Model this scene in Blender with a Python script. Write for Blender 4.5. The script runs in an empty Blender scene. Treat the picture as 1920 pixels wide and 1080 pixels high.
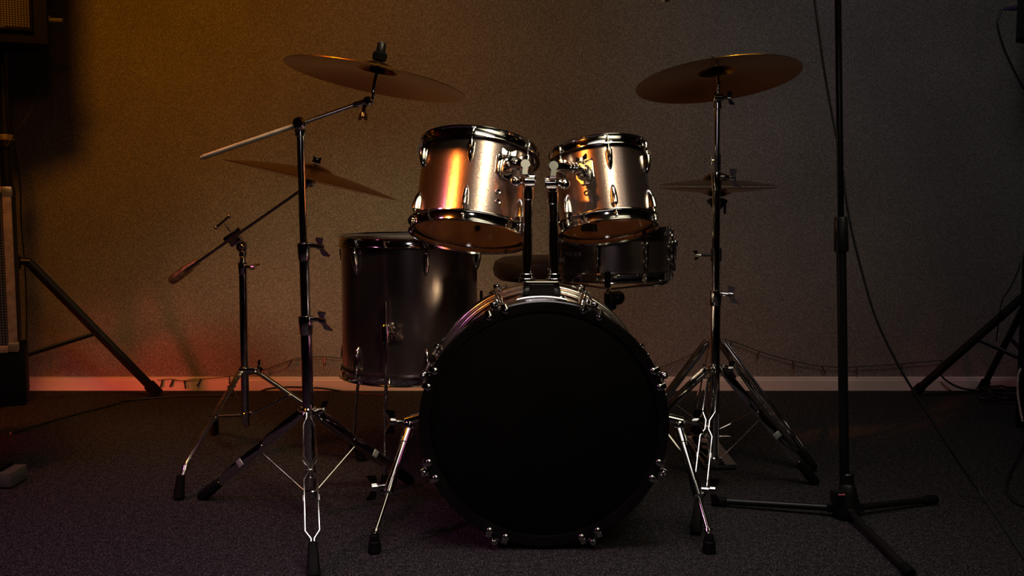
import bpy, bmesh, math, random
from mathutils import Vector as V, Matrix as M

random.seed(7)
C = bpy.context.scene.collection
PI = math.pi
R_ = math.radians

# ------------------------------------------------------------------ camera
CAM_H, PITCH, F = 0.86, R_(5.0), 1850.0
PPY = 345 + F * math.tan(PITCH)


def P(px, py, Y):
    """world point at depth Y (metres from the camera along the floor) seen at a pixel of the photograph"""
    a, b = (px - 960) / F, (PPY - py) / F
    d = V((a, math.cos(PITCH) + b * math.sin(PITCH), -math.sin(PITCH) + b * math.cos(PITCH)))
    return V((0, 0, CAM_H)) + d * (Y / d.y)


cd = bpy.data.cameras.new('camera')
cam = bpy.data.objects.new('camera', cd)
C.objects.link(cam)
cam.location = (0, 0, CAM_H)
cam.rotation_euler = (PI / 2 - PITCH, 0, 0)
cd.sensor_width = 36
cd.lens = 36 * F / 1920
cd.shift_y = (PPY - 540) / 1920
cd.clip_start = 0.05
bpy.context.scene.camera = cam

# ------------------------------------------------------------------ materials


def nmat(name):
    m = bpy.data.materials.new(name)
    m.use_nodes = True
    t = m.node_tree
    return m, t, t.nodes['Principled BSDF']


def setp(b, **k):
    for a, v in k.items():
        a = a.replace('_', ' ').title() if a not in ('IOR',) else a
        if isinstance(v, tuple) and len(v) == 3:
            v = (*v, 1)
        b.inputs[a].default_value = v


def noise(t, scale, detail=2, stretch=None, coord='Object'):
    tc = t.nodes.new('ShaderNodeTexCoord')
    mp = t.nodes.new('ShaderNodeMapping')
    if stretch:
        mp.inputs['Scale'].default_value = stretch
    n = t.nodes.new('ShaderNodeTexNoise')
    n.inputs['Scale'].default_value = scale
    n.inputs['Detail'].default_value = detail
    t.links.new(tc.outputs[coord], mp.inputs['Vector'])
    t.links.new(mp.outputs[0], n.inputs['Vector'])
    return n


def ramp(t, src, stops):
    r = t.nodes.new('ShaderNodeValToRGB')
    e = r.color_ramp.elements
    while len(e) < len(stops):
        e.new(0.5)
    for el, (p, c) in zip(e, stops):
        el.position = p
        el.color = (*c, 1)
    t.links.new(src, r.inputs[0])
    return r


def simple(name, col, rough=0.5, metal=0.0, coat=0.0, nscale=60, var=0.25, rvar=0.1, bump=0.0):
    m, t, b = nmat(name)
    setp(b, metallic=metal, coat_weight=coat)
    n = noise(t, nscale)
    lo = tuple(c * (1 - var) for c in col)
    hi = tuple(min(1, c * (1 + var)) for c in col)
    r = ramp(t, n.outputs['Fac'], [(0.35, lo), (0.65, hi)])
    t.links.new(r.outputs[0], b.inputs['Base Color'])
    mr = t.nodes.new('ShaderNodeMapRange')
    mr.inputs['To Min'].default_value = max(0.02, rough - rvar)
    mr.inputs['To Max'].default_value = min(1, rough + rvar)
    t.links.new(n.outputs['Fac'], mr.inputs['Value'])
    t.links.new(mr.outputs[0], b.inputs['Roughness'])
    if bump:
        bp = t.nodes.new('ShaderNodeBump')
        bp.inputs['Strength'].default_value = bump
        bp.inputs['Distance'].default_value = 0.002
        t.links.new(n.outputs['Fac'], bp.inputs['Height'])
        t.links.new(bp.outputs[0], b.inputs['Normal'])
    return m


chrome = simple('chrome', (.74, .72, .70), .09, 1, nscale=25, var=.04, rvar=.04)
zinc = simple('zinc_plate', (.55, .56, .58), .42, .4, nscale=30)
brushed = simple('brushed_steel', (.80, .73, .58), .42, 1, nscale=25, var=.06, rvar=.05)
satin = simple('satin_steel', (.66, .64, .63), .2, 1, nscale=25, var=.06, rvar=.05)
black_metal = simple('black_powder_coat', (.006, .006, .0065), .4, 0, nscale=300, rvar=.06)
black_gloss = simple('black_lacquer', (.006, .005, .005), .16, 0, nscale=20, rvar=.04)
rubber = simple('black_rubber', (.0055, .0055, .0055), .62, nscale=200)
black_head = simple('black_drumhead', (.0016, .0014, .0013), .6, nscale=8, rvar=.03)
felt = simple('black_felt', (.002, .002, .002), .95, nscale=400, bump=.3)
seat_cloth = simple('brown_vinyl', (.02, .011, .008), .5, nscale=80)
cable_mat = simple('black_cable', (.012, .012, .013), .42, nscale=90)
grey_cable = simple('dark_grey_cable', (.035, .035, .038), .4, nscale=90)
white_cable = simple('pale_cable', (.5, .48, .46), .45, nscale=90)
amp_frame = simple('tan_frame', (.42, .27, .15), .5, nscale=40)
corner_metal = simple('corner_brass', (.7, .55, .35), .35, .8, nscale=40)
case_mat = simple('black_tolex', (.005, .005, .005), .6, nscale=350, bump=.3)
grey_plastic = simple('grey_plastic', (.1, .095, .09), .5, nscale=120)
purple_plug = simple('violet_plug', (.06, .035, .12), .4, nscale=60)
pink_mark = simple('pink_glint', (.85, .16, .22), .5, nscale=60)  # pink of a reflected light, put into the colour
weight_mat = simple('brushed_brass', (.72, .42, .24), .34, .9, nscale=60)
wood_in = simple('shell_wood', (.60, .29, .10), .55, nscale=18, var=.18)
board_mat = simple('baseboard_paint', (.8, .72, .7), .42, nscale=6, var=.06)
bulb_mat = simple('clear_bulb', (.06, .05, .05), .25, nscale=40)

for m_ in (felt, rubber, case_mat, black_metal, black_head):
    m_.node_tree.nodes['Principled BSDF'].inputs['Specular IOR Level'].default_value = .5 if m_ is black_metal else .12

# drum wrap: lacquer over metal flake
wrap, t, b = nmat('sparkle_wrap')
tc = t.nodes.new('ShaderNodeTexCoord')
vo = t.nodes.new('ShaderNodeTexVoronoi')
vo.inputs['Scale'].default_value = 1500
t.links.new(tc.outputs['Object'], vo.inputs['Vector'])
rp = ramp(t, vo.outputs['Color'], [(0.15, (.155, .112, .124)), (0.6, (.26, .195, .206)), (0.95, (.46, .37, .375))])
t.links.new(rp.outputs[0], b.inputs['Base Color'])
sub = t.nodes.new('ShaderNodeVectorMath'); sub.operation = 'SUBTRACT'
sub.inputs[1].default_value = (.5, .5, .5)
t.links.new(vo.outputs['Color'], sub.inputs[0])
scl = t.nodes.new('ShaderNodeVectorMath'); scl.operation = 'SCALE'
scl.inputs['Scale'].default_value = 0.09
t.links.new(sub.outputs[0], scl.inputs[0])
ge = t.nodes.new('ShaderNodeNewGeometry')
add = t.nodes.new('ShaderNodeVectorMath')
t.links.new(scl.outputs[0], add.inputs[0]); t.links.new(ge.outputs['Normal'], add.inputs[1])
nz = t.nodes.new('ShaderNodeVectorMath'); nz.operation = 'NORMALIZE'
t.links.new(add.outputs[0], nz.inputs[0])
t.links.new(nz.outputs[0], b.inputs['Normal'])
setp(b, metallic=.95, roughness=.25, coat_weight=.35, coat_roughness=.06)

# bronze for cymbals: lathed rings about the cymbal's own axis
bronze, t, b = nmat('cymbal_bronze')
tc = t.nodes.new('ShaderNodeTexCoord')
sx = t.nodes.new('ShaderNodeSeparateXYZ')
t.links.new(tc.outputs['Object'], sx.inputs[0])
cx = t.nodes.new('ShaderNodeCombineXYZ')
t.links.new(sx.outputs[0], cx.inputs[0]); t.links.new(sx.outputs[1], cx.inputs[1])
ln = t.nodes.new('ShaderNodeVectorMath'); ln.operation = 'LENGTH'
t.links.new(cx.outputs[0], ln.inputs[0])
n1 = t.nodes.new('ShaderNodeTexNoise'); n1.noise_dimensions = '1D'
n1.inputs['Scale'].default_value = 420; n1.inputs['Detail'].default_value = 3
t.links.new(ln.outputs['Value'], n1.inputs['W'])
rp = ramp(t, n1.outputs['Fac'], [(0.3, (.33, .145, .012)), (0.7, (.45, .21, .025))])
t.links.new(rp.outputs[0], b.inputs['Base Color'])
bp = t.nodes.new('ShaderNodeBump'); bp.inputs['Strength'].default_value = .25; bp.inputs['Distance'].default_value = .0006
t.links.new(n1.outputs['Fac'], bp.inputs['Height']); t.links.new(bp.outputs[0], b.inputs['Normal'])
setp(b, metallic=1.0, roughness=.24)

# translucent coated batter film and clear film
batter, t, b = nmat('coated_batter_film')
out = t.nodes['Material Output']
tr = t.nodes.new('ShaderNodeBsdfTranslucent'); tr.inputs[0].default_value = (.8, .72, .6, 1)
mx = t.nodes.new('ShaderNodeMixShader')
n = noise(t, 90)
mr = t.nodes.new('ShaderNodeMapRange'); mr.inputs['To Min'].default_value = .5; mr.inputs['To Max'].default_value = .6
t.links.new(n.outputs['Fac'], mr.inputs['Value']); t.links.new(mr.outputs[0], mx.inputs[0])
setp(b, base_color=(.75, .72, .66), roughness=.6)
t.links.new(b.outputs[0], mx.inputs[1]); t.links.new(tr.outputs[0], mx.inputs[2]); t.links.new(mx.outputs[0], out.inputs[0])

clear, t, b = nmat('clear_resonant_film')
out = t.nodes['Material Output']
tp = t.nodes.new('ShaderNodeBsdfTransparent'); tp.inputs[0].default_value = (.93, .9, .86, 1)
gl = t.nodes.new('ShaderNodeBsdfGlossy'); gl.inputs['Roughness'].default_value = .08
fr = t.nodes.new('ShaderNodeFresnel'); fr.inputs['IOR'].default_value = 1.5
mx = t.nodes.new('ShaderNodeMixShader')
t.links.new(fr.outputs[0], mx.inputs[0]); t.links.new(tp.outputs[0], mx.inputs[1]); t.links.new(gl.outputs[0], mx.inputs[2])
t.links.new(mx.outputs[0], out.inputs[0])

# wall felt: woven vertical flecks
wall_mat, t, b = nmat('felt_wall')
n = noise(t, 1, 4, (330, 330, 140))
n2 = noise(t, 1, 2, (600, 600, 420))
n3 = noise(t, 3.0, 2)
r1 = ramp(t, n.outputs['Fac'], [(0.28, (.125, .113, .106)), (0.52, (.24, .222, .212)), (0.78, (.48, .45, .43))])
r2 = ramp(t, n2.outputs['Fac'], [(0.3, (.8, .8, .8)), (0.7, (1.18, 1.18, 1.18))])
r3 = ramp(t, n3.outputs['Fac'], [(0.3, (.9, .9, .9)), (0.7, (1.08, 1.08, 1.08))])
m1 = t.nodes.new('ShaderNodeMix'); m1.data_type = 'RGBA'; m1.blend_type = 'MULTIPLY'; m1.inputs[0].default_value = 1
m2 = t.nodes.new('ShaderNodeMix'); m2.data_type = 'RGBA'; m2.blend_type = 'MULTIPLY'; m2.inputs[0].default_value = 1
t.links.new(r1.outputs[0], m1.inputs[6]); t.links.new(r2.outputs[0], m1.inputs[7])
t.links.new(m1.outputs[2], m2.inputs[6]); t.links.new(r3.outputs[0], m2.inputs[7])
t.links.new(m2.outputs[2], b.inputs['Base Color'])
bp = t.nodes.new('ShaderNodeBump'); bp.inputs['Strength'].default_value = .5; bp.inputs['Distance'].default_value = .002
t.links.new(n.outputs['Fac'], bp.inputs['Height']); t.links.new(bp.outputs[0], b.inputs['Normal'])
setp(b, roughness=.95); b.inputs['Specular IOR Level'].default_value = .15

# carpet
carpet, t, b = nmat('speckled_carpet')
n = noise(t, 230, 3)
n2 = noise(t, 60, 3)
r1 = ramp(t, n.outputs['Fac'], [(0.36, (.016, .0145, .0155)), (0.55, (.045, .041, .044)), (0.72, (.21, .19, .2))])
r2 = ramp(t, n2.outputs['Fac'], [(0.3, (.6, .6, .6)), (0.7, (1.35, 1.35, 1.35))])
m1 = t.nodes.new('ShaderNodeMix'); m1.data_type = 'RGBA'; m1.blend_type = 'MULTIPLY'; m1.inputs[0].default_value = 1
t.links.new(r1.outputs[0], m1.inputs[6]); t.links.new(r2.outputs[0], m1.inputs[7])
t.links.new(m1.outputs[2], b.inputs['Base Color'])
bp = t.nodes.new('ShaderNodeBump'); bp.inputs['Strength'].default_value = .9; bp.inputs['Distance'].default_value = .006
t.links.new(n.outputs['Fac'], bp.inputs['Height']); t.links.new(bp.outputs[0], b.inputs['Normal'])
setp(b, roughness=1.0); b.inputs['Specular IOR Level'].default_value = .05

# perforated metal grille
grille_mat, t, b = nmat('perforated_grille')
tc = t.nodes.new('ShaderNodeTexCoord'); mp = t.nodes.new('ShaderNodeMapping')
mp.inputs['Scale'].default_value = (125, 125, 125)
t.links.new(tc.outputs['Object'], mp.inputs['Vector'])
vo = t.nodes.new('ShaderNodeTexVoronoi'); vo.inputs['Randomness'].default_value = 0; vo.inputs['Scale'].default_value = 1
vo.voronoi_dimensions = '2D'
sx = t.nodes.new('ShaderNodeSeparateXYZ'); cx = t.nodes.new('ShaderNodeCombineXYZ')
t.links.new(mp.outputs[0], sx.inputs[0])
t.links.new(sx.outputs[0], cx.inputs[0]); t.links.new(sx.outputs[2], cx.inputs[1])
t.links.new(cx.outputs[0], vo.inputs['Vector'])
rp = ramp(t, vo.outputs['Distance'], [(0.36, (.004, .004, .004)), (0.44, (.17, .15, .13))])
t.links.new(rp.outputs[0], b.inputs['Base Color'])
setp(b, roughness=.45, metallic=.3)

# ------------------------------------------------------------------ objects
MW = {}


def tag(o, label=None, cat=None, group=None, kind=None):
    for k, v in (('label', label), ('category', cat), ('group', group), ('kind', kind)):
        if v:
            o[k] = v
    return o


def thing(name, label, cat, loc=(0, 0, 0), mat=None, group=None):
    o = bpy.data.objects.new(name, None)
    C.objects.link(o)
    m = mat if mat is not None else M.Translation(V(loc))
    o.matrix_world = m
    o.empty_display_size = .05
    MW[o] = m.copy()
    return tag(o, label, cat, group)


def frame(origin, z, xh=(1, 0, 0)):
    z = V(z).normalized()
    x = V(xh) - V(xh).dot(z) * z
    if x.length < 1e-4:
        x = V((0, 1, 0)) - V((0, 1, 0)).dot(z) * z
    x.normalize()
    y = z.cross(x)
    m = M((x, y, z)).transposed().to_4x4()
    m.translation = V(origin)
    return m


class MB:
    def __init__(s):
        s.bm = bmesh.new()

    def grid(s, rows, closed_u=True, cap0=False, cap1=False):
        bm = s.bm
        vs = [[bm.verts.new(p) for p in r] for r in rows]
        n = len(vs[0])
        for a, b in zip(vs, vs[1:]):
            for i in range(n if closed_u else n - 1):
                j = (i + 1) % n
                try:
                    bm.faces.new((a[i], a[j], b[j], b[i]))
                except ValueError:
                    pass
        if cap0:
            bm.faces.new(list(reversed(vs[0])))
        if cap1:
            bm.faces.new(vs[-1])
        return s

    def tube(s, pts, r, n=10, caps=True):
        pts = [V(p) for p in pts]
        rs = r if isinstance(r, (list, tuple)) else [r] * len(pts)
        d = (pts[1] - pts[0]).normalized()
        x = d.orthogonal().normalized()
        rows = []
        for i, p in enumerate(pts):
            if i == 0:
                nd = d
            elif i == len(pts) - 1:
                nd = (pts[i] - pts[i - 1]).normalized()
            else:
                nd = ((pts[i + 1] - p).normalized() + (p - pts[i - 1]).normalized())
                nd = nd.normalized() if nd.length > 1e-6 else d
            x = (x - x.dot(nd) * nd).normalized()
            y = nd.cross(x)
            d = nd
            rows.append([p + (x * math.cos(2 * PI * k / n) + y * math.sin(2 * PI * k / n)) * rs[i] for k in range(n)])
        return s.grid(rows, True, caps, caps)

    def lathe(s, prof, fr=None, n=48, closed=False, cap0=False, cap1=False):
        fr = fr or M()
        rows = [[fr @ V((r * math.cos(2 * PI * k / n), r * math.sin(2 * PI * k / n), z)) for k in range(n)] for r, z in prof]
        if closed:
            rows.append(rows[0])
        s.grid(rows, True, cap0, cap1)
        if closed:
            bmesh.ops.remove_doubles(s.bm, verts=s.bm.verts, dist=1e-6)
        return s

    def rod(s, p0, p1, r, n=16, bev=None, r1=None):
        p0, p1 = V(p0), V(p1)
        L = (p1 - p0).length
        r1 = r if r1 is None else r1
        bv = min(r, r1, L * .5) * .25 if bev is None else bev
        fr = frame(p0, p1 - p0)
        return s.lathe([(r - bv, 0), (r, bv), (r1, L - bv), (r1 - bv, L)], fr, n, cap0=True, cap1=True)

    def ell(s, c, rad, fr=None, n=16, m=10):
        fr = fr or M.Translation(V(c))
        if not isinstance(rad, (tuple, list)):
            rad = (rad,) * 3
        rows = []
        for i in range(m + 1):
            a = -PI / 2 + PI * min(max(i / m, .02), .98)
            rows.append([fr @ V((rad[0] * math.cos(a) * math.cos(2 * PI * k / n), rad[1] * math.cos(a) * math.sin(2 * PI * k / n), rad[2] * math.sin(a))) for k in range(n)])
        return s.grid(rows, True, True, True)

    def box(s, fr, size, bev=0.0):
        """box centred on a frame (a Matrix or a point)"""
        if not isinstance(fr, M):
            fr = M.Translation(V(fr))
        r = bmesh.ops.create_cube(s.bm, size=1.0)
        vs = r['verts']
        for v in vs:
            v.co = V((v.co.x * size[0], v.co.y * size[1], v.co.z * size[2]))
        if bev:
            es = list({e for v in vs for e in v.link_edges})
            rr = bmesh.ops.bevel(s.bm, geom=es, offset=bev, segments=2, profile=.6, affect='EDGES')
            vs = list({v for f in rr['faces'] for v in f.verts} | {v for v in vs if v.is_valid})
        for v in vs:
            v.co = fr @ v.co
        return s

    def prism(s, outline, z0, z1, fr, bev=0.0):
        n = len(outline)
        if bev:
            c = V((sum(p[0] for p in outline) / n, sum(p[1] for p in outline) / n))
            ins = []
            for p in outline:
                d = V(p) - c
                ins.append(tuple(c + d * max(0, 1 - bev / max(d.length, 1e-6))))
            rows = [[fr @ V((*p, z0)) for p in outline], [fr @ V((*p, z1 - bev)) for p in outline], [fr @ V((*p, z1)) for p in ins]]
        else:
            rows = [[fr @ V((*p, z)) for p in outline] for z in (z0, z1)]
        return s.grid(rows, True, True, True)

    def strip(s, pts, side, w, th):
        """flat bar with rounded edges along points; w across 'side', th across the third direction"""
        rows = []
        pts = [V(p) for p in pts]
        q = []
        for k in range(4):
            q.append((w / 2 - th / 2 + th / 2 * math.cos(-PI / 2 + PI * k / 3), th / 2 * math.sin(-PI / 2 + PI * k / 3)))
        q += [(-a, -b) for a, b in q]
        for i, p in enumerate(pts):
            d = (pts[min(i + 1, len(pts) - 1)] - pts[max(i - 1, 0)]).normalized()
            sd = (V(side) - V(side).dot(d) * d).normalized()
            nn = d.cross(sd).normalized()
            rows.append([p + sd * a + nn * b for a, b in q])
        return s.grid(rows, True, True, True)

    def build(s, name, mat, parent=None, local=False, label=None, smooth=35, solid=None):
        bm = s.bm
        if parent is not None and not local:
            bmesh.ops.transform(bm, matrix=MW[parent].inverted(), verts=bm.verts)
        bmesh.ops.recalc_face_normals(bm, faces=bm.faces)
        me = bpy.data.meshes.new(name)
        bm.to_mesh(me)
        bm.free()
        me.materials.append(mat)
        me.shade_smooth()
        me.set_sharp_from_angle(angle=R_(smooth))
        o = bpy.data.objects.new(name, me)
        C.objects.link(o)
        if parent is not None:
            o.parent = parent
            MW[o] = MW[parent]
        else:
            MW[o] = M()
        if label:
            o['label'] = label
        return o


def spline(pts, k=8):
    pts = [V(p) for p in pts]
    q = [pts[0] * 2 - pts[1]] + pts + [pts[-1] * 2 - pts[-2]]
    res = []
    for i in range(1, len(q) - 2):
        p0, p1, p2, p3 = q[i - 1:i + 3]
        for j in range(k):
            u = j / k
            res.append(.5 * ((2 * p1) + (p2 - p0) * u + (2 * p0 - 5 * p1 + 4 * p2 - p3) * u * u + (3 * p1 - p0 - 3 * p2 + p3) * u ** 3))
    res.append(pts[-1])
    return res


def floor_at(px, py, lift=0.0):
    """point on the carpet seen at a pixel"""
    lo, hi = .5, 60.
    for _ in range(60):
        mid = (lo + hi) / 2
        if P(px, py, mid).z > lift:
            lo = mid
        else:
            hi = mid
    return P(px, py, lo)


def wing(mb, p, ax, up, s=1.0):
    """wing bolt: shaft along ax from p, two flared ears spread along up"""
    p, ax, up = V(p), V(ax).normalized(), V(up).normalized()
    mb.rod(p, p + ax * .016 * s, .0042 * s, 10)
    q = p + ax * .019 * s
    mb.rod(p + ax * .012 * s, p + ax * .024 * s, .0062 * s, 12)
    for sg in (1, -1):
        u = up * sg
        side = ax.cross(u).normalized()
        prof = [(.002, .0042, .0), (.008, .0052, .001), (.016, .0078, .0035), (.0185, .0075, .0045), (.0195, .006, .005)]
        rows = []
        for a, hw, fwd in prof:
            c = q + u * a * s + ax * fwd * s
            rows.append([c + ax * hw * s + side * .0017 * s, c - ax * hw * s + side * .0017 * s, c - ax * hw * s - side * .0017 * s, c + ax * hw * s - side * .0017 * s])
        mb.grid(rows, True, True, True)
    return mb


# ------------------------------------------------------------------ the room
WALL_Y = 4.075


def slab(name, c, size, m):
    mb = MB()
    mb.box(c, size)
    return tag(mb.build(name, m), kind='structure')


tag(slab('floor', (0, 1.2, -.05), (7.2, 6.0, .1), carpet), 'dark speckled carpet floor')
tag(slab('wall_back', (0, WALL_Y + .06, 1.35), (7.2, .12, 2.7), wall_mat), 'grey brown felt back wall')
slab('wall_left', (-3.6, 1.2, 1.35), (.12, 6.0, 2.7), wall_mat)
slab('wall_right', (3.6, 1.2, 1.35), (.12, 6.0, 2.7), wall_mat)
slab('wall_front', (0, -1.8, 1.35), (7.2, .12, 2.7), wall_mat)
slab('ceiling', (0, 1.2, 2.75), (7.2, 6.0, .1), case_mat)
mb = MB()
prof = [(0, 0), (-.014, 0), (-.014, .042), (-.011, .046), (-.011, .052), (-.006, .056), (0, .057)]
mb.grid([[V((x, WALL_Y + a, z)) for a, z in prof] for x in (-3.5, 3.5)], True, True, True)
tag(mb.build('baseboard_back', board_mat), 'pale skirting board along the back wall', kind='structure')

# ------------------------------------------------------------------ drum pieces (local frame, axis = local z)


def az(r, phi, z):
    return V((r * math.sin(phi), -r * math.cos(phi), z))


def lug(R, phi, z0, sgn, ln=.052, w=.0088, h=.019):
    """bullet lug: flat mouth at z0 facing sgn (towards the rim), rounding off the other way"""
    mb = MB()
    out = az(1, phi, 0)
    tan = V((math.cos(phi), math.sin(phi), 0))
    rows = []
    N = 9
    ts = [0, 0, .12, .3, .48, .64, .78, .88, .95, .99]
    for i, tt in enumerate(ts):
        k = .82 if i == 0 else 1
        ww = w * k * (1 - tt ** 2.6) ** .5
        hh = h * k * (1 - tt ** 1.9) ** .6 if i else h * .8
        z = z0 - sgn * ln * tt + (sgn * .0012 if i == 0 else 0)
        row = []
        for j in range(13):
            a = PI * j / 12
            sq = .75
            cx_ = math.copysign(abs(math.cos(a)) ** sq, math.cos(a))
            sy = math.sin(a) ** sq
            row.append(out * (R - .003 + .003 + hh * sy) + tan * ww * cx_ + V((0, 0, z)))
        row.append(out * (R - .002) - tan * ww + V((0, 0, z)))
        row.append(out * (R - .002) + tan * ww + V((0, 0, z)))
        rows.append(row)
    mb.grid(rows, True, True, True)
    # swivel nut collar in the mouth
    mb.rod(out * (R + .010) + V((0, 0, z0 - sgn * .012)), out * (R + .010) + V((0, 0, z0 + sgn * .006)), .0058, 14)
    return mb


def tension_rod(R, phi, za, zb, r=.0028):
    mb = MB()
    o = az(R + .010, phi, 0)
    mb.rod(o + V((0, 0, za)), o + V((0, 0, zb)), r, 10)
    s = 1 if zb > za else -1
    mb.rod(o + V((0, 0, zb - s * .003)), o + V((0, 0, zb)), .0065, 14)
    mb.box(o + V((0, 0, zb + s * .004)), (.0055, .0055, .009), .0008)
    return mb


def rim_mesh(R, z, s):
    """pressed steel triple-flange hoop; z is the shell edge, s the outward direction"""
    w = .0023
    p = [(R + .0165, -.011), (R + .0165, -.0087), (R + .008, -.008), (R + .0062, -.005), (R + .0062, .012), (R + .0085, .0148), (R + .0125, .0155),
         (R + .0128, .0175), (R + .0075, .0185), (R + .0040, .0145), (R + .0038, -.006), (R + .0045, -.0105)]
    mb = MB()
    mb.lathe([(r, z + s * h) for r, h in p], None, 96, closed=True)
    return mb


def head_mesh(R, z, s, dome=.0):
    mb = MB()
    n = 72
    mb.lathe([(R + .003, z - s * .008), (R + .003, z + s * .0), (R - .004, z + s * .003), (R - .012, z + s * .0035), (R * .5, z + s * .0035), (.004, z + s * .0035)], None, n, cap1=True)
    return mb


def shell(root, R, L):
    mb = MB()
    mb.lathe([(R, -L / 2), (R, L / 2), (R - .003, L / 2 + .0012), (R - .003, -L / 2 - .0012)], None, 128, closed=True)
    sh = mb.build('shell', wrap, root, True)
    mb = MB()
    mb.lathe([(R - .0032, L / 2), (R - .0075, L / 2 - .006), (R - .0075, -L / 2 + .006), (R - .0032, -L / 2)], None, 96, closed=True)
    mb.build('inner_shell', wood_in, sh, True, 'bare wood inside of the shell')
    return sh


def hung_drum(name, label, cat, fr, R, L, phi0, nl=6, group=None, lug_ln=.052, clear_bottom=True, single_lug=False):
    root = thing(name, label, cat, mat=fr, group=group)
    shell(root, R, L)
    head_mesh(R, L / 2, 1).build('batter_head', batter, root, True, 'white coated top head')
    head_mesh(R, -L / 2, -1).build('resonant_head', clear if clear_bottom else batter, root, True, 'clear bottom head')
    rim_mesh(R, L / 2, 1).build('rim', chrome, root, True)
    rim_mesh(R, -L / 2, -1).build('rim', chrome, root, True)
    for k in range(nl):
        ph = phi0 + 2 * PI * k / nl
        if single_lug:
            mb = MB()
            o = az(R + .0095, ph, 0)
            mb.lathe([(.003, -.036), (.0075, -.033), (.0085, -.02), (.0065, -.008), (.0065, .008), (.0085, .02), (.0075, .033), (.003, .036)], M.Translation(o), 16, cap0=True, cap1=True)
            for zz in (-.02, .02):
                mb.rod(az(R - .001, ph, zz), o + V((0, 0, zz)), .006, 12)
            lg = mb.build('lug', chrome, root, True)
            for s in (1, -1):
                tension_rod(R, ph, s * .03, s * (L / 2 + .004)).build('tension_rod', chrome, lg, True)
        else:
            for s in (1, -1):
                z0 = s * (L / 2 - .027)
                lg = lug(R, ph, z0, s, lug_ln).build('lug', chrome, root, True, smooth=50)
                tension_rod(R, ph, z0 - s * .01, s * (L / 2 + .003)).build('tension_rod', chrome, lg, True)
    return root


def fbolt(mb, fr, p, r=.004):
    mb.rod(fr @ V(p), fr @ (V(p) + V((0, 0, .003))), r, 12)


# ------------------------------------------------------------------ rack toms
def tom_frame(px, py, Y, tilt, roll):
    a = V((math.sin(R_(roll)) * math.cos(R_(tilt)), math.sin(R_(tilt)), math.cos(R_(tilt)) * math.cos(R_(roll))))
    return frame(P(px, py, Y), a)


FT1 = tom_frame(890, 361, 2.66, 18.7, 6.3)
FT2 = tom_frame(1130.5, 359, 2.70, 17.5, -5.5)
RT1, LT1, RT2, LT2 = .1505, .220, .1255, .198
tom1 = hung_drum('rack_tom', 'larger sparkle rack tom over the bass drum, beside the floor tom', 'drum', FT1, RT1, LT1, R_(-4), group='rack toms')
tom2 = hung_drum('rack_tom', 'smaller sparkle rack tom over the bass drum, in front of the snare drum', 'drum', FT2, RT2, LT2, R_(5), group='rack toms')


def bracket(root, R, phi, z, ang):
    """tom mount plate with receiver block, on the shell"""
    o = az(R + .001, phi, z)
    out = az(1, phi, 0)
    fr = frame(o, out, V((math.cos(phi), math.sin(phi), 0)))
    mb = MB()
    ol = [(-.024, -.016), (-.012, -.033), (.012, -.033), (.024, -.016), (.024, .027), (.02, .031), (-.02, .031), (-.024, .027)]
    mb.prism(ol, -.002, .006, fr, .0015)
    pl = mb.build('mount_bracket', chrome, root, True)
    mb = MB()
    mb.box(fr @ M.Translation((0, -.002, .013)), (.03, .034, .02), .004)
    mb.lathe([(.016, .02), (.018, .023), (.018, .033), (.015, .036)], fr, 24, cap0=True, cap1=True)
    mb.build('receiver', chrome, pl, True)
    mb = MB()
    for x, y in ((-.018, .024), (.018, .024), (0, -.027)):
        fbolt(mb, fr, (x, y, .005), .0042)
    mb.build('screw', chrome, pl, True)
    mb = MB()
    wing(mb, fr @ V((0, .014, .016)), fr.to_3x3() @ V((0, 1, 0)), fr.to_3x3() @ V((1, 0, .3)), .95)
    mb.build('wing_bolt', chrome, pl, True)
    return fr


BF1 = bracket(tom1, RT1, R_(31), .034, 0)
BF2 = bracket(tom2, RT2, R_(-26), .022, 0)


def vent(root, R, phi, z):
    o = az(R, phi, z)
    fr = frame(o, az(1, phi, 0))
    mb = MB()
    mb.lathe([(.004, 0), (.004, .0022), (.0062, .003), (.0075, .0012), (.0075, -.001)], fr, 20, closed=True)
    mb.build('vent_hole', chrome, root, True, 'small vent grommet')


vent(tom1, RT1, R_(27), -.036)
vent(tom1, RT1, R_(28), -.062)
vent(tom2, RT2, R_(-27), -.034)


def inner_screws(root, R, L, phi0):
    for k in range(6):
        ph = phi0 + PI / 3 * k
        if abs(math.degrees(ph) % 360 - 180) > 100:
            continue
        o = az(R - .0076, ph, -L / 2 + .052)
        mb = MB()
        mb.rod(o, o - az(.005, ph, 0), .0085, 18)
        mb.rod(o - az(.004, ph, 0), o - az(.010, ph, 0), .004, 12)
        mb.build('lug_screw', black_metal, root, True, 'dark lug screw seen inside through the clear head')


inner_screws(tom1, RT1, LT1, R_(-4))
inner_screws(tom2, RT2, LT2, R_(5))
ph = R_(199)
mb = MB()
mb.box(frame(az(RT2 - .0095, ph, -LT2 / 2 + .030), az(1, ph, 0), (0, 0, 1)), (.022, .05, .003), .001)
mb.build('inner_patch', felt, tom2, True, 'dark rectangular patch inside the shell')

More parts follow.
